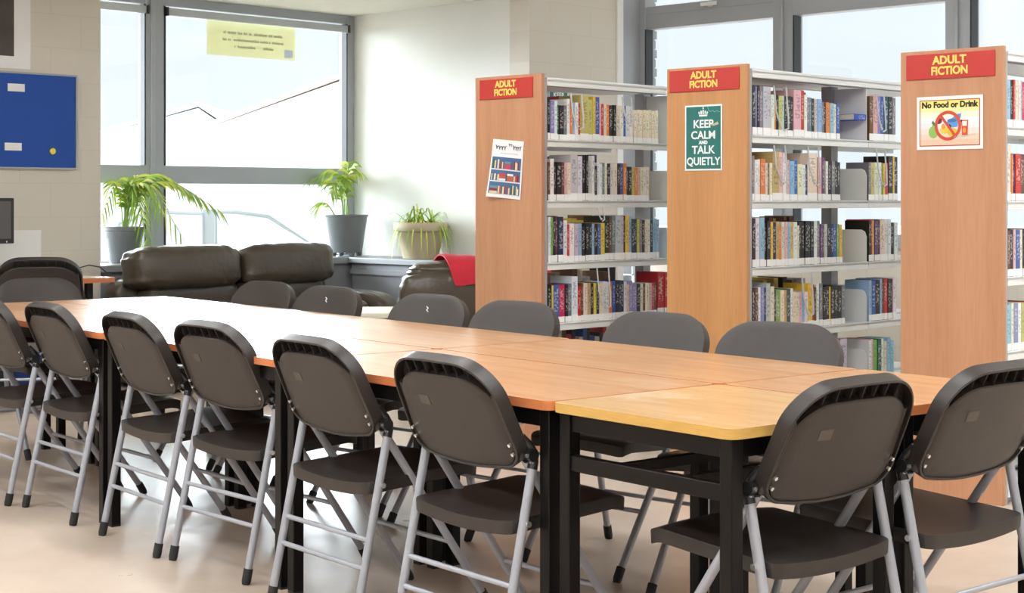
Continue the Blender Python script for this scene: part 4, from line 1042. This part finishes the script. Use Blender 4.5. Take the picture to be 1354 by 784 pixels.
# ceiling lamps of the hall
def lamp(x, y, rz, lab):
    t = thing('ceiling_light', lab, 'light', (x, y, HC), rz, 'ceiling lights')
    b = MB(); b.box(-.65, .65, -.16, .16, -.07, -.001); b.build('housing', 'cream', t)
    b = MB(); b.box(-.62, .62, -.13, .13, -.075, -.0702); b.build('diffuser', LAMPM, t)
LAMPM = mat('lamp_diffuser', (.93, .975, 1, 1), .5, emit=43)
k = 0
for i in range(3):
    for j in range(3):
        q = Vector((-1.9, 2.0, 0))+U*(j*3.0-.6)+Wd*(i*2.1-1.0)
        lamp(q.x, q.y, taz, 'added ceiling light brightening the bookcases'); k += 1

for x, y in ((2.6, 3.0), (3.6, 4.6), (4.4, 6.2)): lamp(x, y, taz, 'added ceiling light brightening the bookcases')  # unseen lights added as fill for the shelf faces

# ------------------------------------------------------------------ outside
b = MB(); b.box(-60, 60, 16.5, 90, -.5, -.3); o = struct(b.build('ground', mat('pale_tarmac', srgb(190, 190, 190), .9, noise=.05)))
M['car_white'] = mat('washed_out_car_paint', srgb(236, 240, 242), .3)  # overexposure put into the pale car paint, glass and trim colours
M['car_glass'] = mat('car_glass', srgb(206, 216, 222), .15)
M['car_trim'] = mat('car_trim', srgb(160, 172, 180), .4)
def car(px0, px1, Y):
    sc = Y/F; L = 4.2; xc = (340-CX)*sc
    t = thing('car', 'white car parked outside the left window', 'car', (xc, Y, -.3), R(-4))
    def side(z): return None
    body = [(-2.1, .25), (2.1, .25), (2.15, .55), (2.0, .82), (1.1, .93), (.35, 1.42), (-.1, 1.48), (-1.0, 1.46), (-1.55, 1.30), (-2.05, .95), (-2.15, .6)]
    b = MB(); b.prism(body, -.85, .85); b.build('body', 'car_white', t, bevel=.02)
    for pts in ([(-1.5, .97), (-.42, .98), (-.42, 1.37), (-.95, 1.39), (-1.4, 1.27)], [(-.28, .98), (.93, .96), (.33, 1.34), (-.05, 1.39), (-.28, 1.39)]):
        b = MB(); b.prism(pts, -.87, -.852); b.build('side_window', 'car_glass', t)
        n = len(pts); b = MB(); b.tube([(x, -.868, z) for x, z in pts]+[(pts[0][0], -.868, pts[0][1])], .022, n=6); b.build('window_trim', 'car_trim', t)
    b = MB(); b.box(-.42, -.28, -.875, -.853, .96, 1.42); b.build('pillar', 'car_trim', t)
    for x in (-1.35, 1.35):
        b = MB(); b.tube([(x, -.88, .31), (x, -.66, .31)], .31, n=24); b.build('wheel', 'rubber', t)
        b = MB(); b.tube([(x, .66, .31), (x, .88, .31)], .31, n=24); b.build('wheel', 'rubber', t)
car(210, 430, 19.0)
def house(label, x0, x1, Y, eave, ridge, xr, mroof):
    t = thing('house', label, 'house', (0, Y, -.3), 0, 'houses outside')
    b = MB(); b.prism([(x0, 0), (x1, 0), (x1, eave), (xr, ridge), (x0, eave)], 0, 7); b.build('wall', mat('white_render', srgb(240, 244, 246), .8), t)
    for a, c in (((x0-.3, eave-.1), (xr, ridge+.05)), ((xr, ridge+.05), (x1+.3, eave-.1))):
        b = MB(); b.prism([a, c, (c[0], c[1]+.12), (a[0], a[1]+.12)], -.012, 7.3); b.build('roof', mroof, t)
    return t
q0, q1 = at(286, 165, 34), at(452, 105, 34)
house('white house with an orange brown roof edge seen through the wide pane', q0.x, q1.x*2-q0.x+.5, 34, q0.z+.3, q1.z+.35, q1.x+.2, mat('orange_roof', srgb(246, 218, 202), .8))  # roof colour whitened to look overexposed
q0, q1 = at(225, 158, 44), at(262, 143, 44)
house('pale grey roofed house farther off on the left', q0.x-3, q1.x+1.5, 44, q0.z-.4, q1.z+.3, q1.x, mat('grey_roof', srgb(232, 238, 242), .8))
# brick pier outside the right hand window
q = RW+N*.0+V*.35
t = thing('brick_pier', 'grey brick pier just outside the right hand window', 'wall', tuple(q), va)
b = MB()
for k in range(46): b.box(-.0, .30, .40-(.012 if k % 2 else 0), .9, k*.078, k*.078+.068)
b.box(0, .29, .41, .89, 0, 46*.078); b.build('brickwork', mat('grey_brick', srgb(170, 178, 186), .85, noise=.12, nscale=20), t)

# ------------------------------------------------------------------ light and camera
wd = bpy.data.worlds.new('World'); bpy.context.scene.world = wd; wd.use_nodes = True
bg = wd.node_tree.nodes['Background']; bg.inputs['Color'].default_value = (.88, .95, 1.0, 1); bg.inputs['Strength'].default_value = .96
def sun(name, d, st, ang, col=(1, 1, 1)):
    l = bpy.data.lights.new(name, 'SUN'); l.energy = st; l.angle = R(ang); l.color = col
    o = bpy.data.objects.new(name, l); C.objects.link(o); o.rotation_euler = Vector(d).to_track_quat('-Z', 'Y').to_euler(); o.location = (0, 0, 8)
sun('daylight', (.93, -.30, -.35), 15.0, 50, (.88, .95, 1.0))
sun('daylight_ahead', (.33, -.92, -.17), 12.0, 40, (.88, .95, 1.0))
sun('daylight_behind', (.35, .80, -.48), 1.7, 30, (.95, .98, 1.0))  # extra sun added to brighten the outside walls facing the room
cam = bpy.data.cameras.new('camera'); co = bpy.data.objects.new('camera', cam); C.objects.link(co)
co.location = (0, 0, H); co.rotation_euler = (R(90), 0, 0); cam.sensor_width = 36; cam.lens = 36*F/1354
cam.shift_y = -(392-HY)/1354; cam.clip_start = .05; cam.clip_end = 300
sc = bpy.context.scene; sc.camera = co
sc.view_settings.view_transform = 'Standard'; sc.view_settings.look = 'None'; sc.view_settings.gamma = 1; sc.view_settings.use_curve_mapping = False
sc.view_settings.exposure = 0.22
sc.cycles.use_denoising = True
sc.cycles.max_bounces = 8
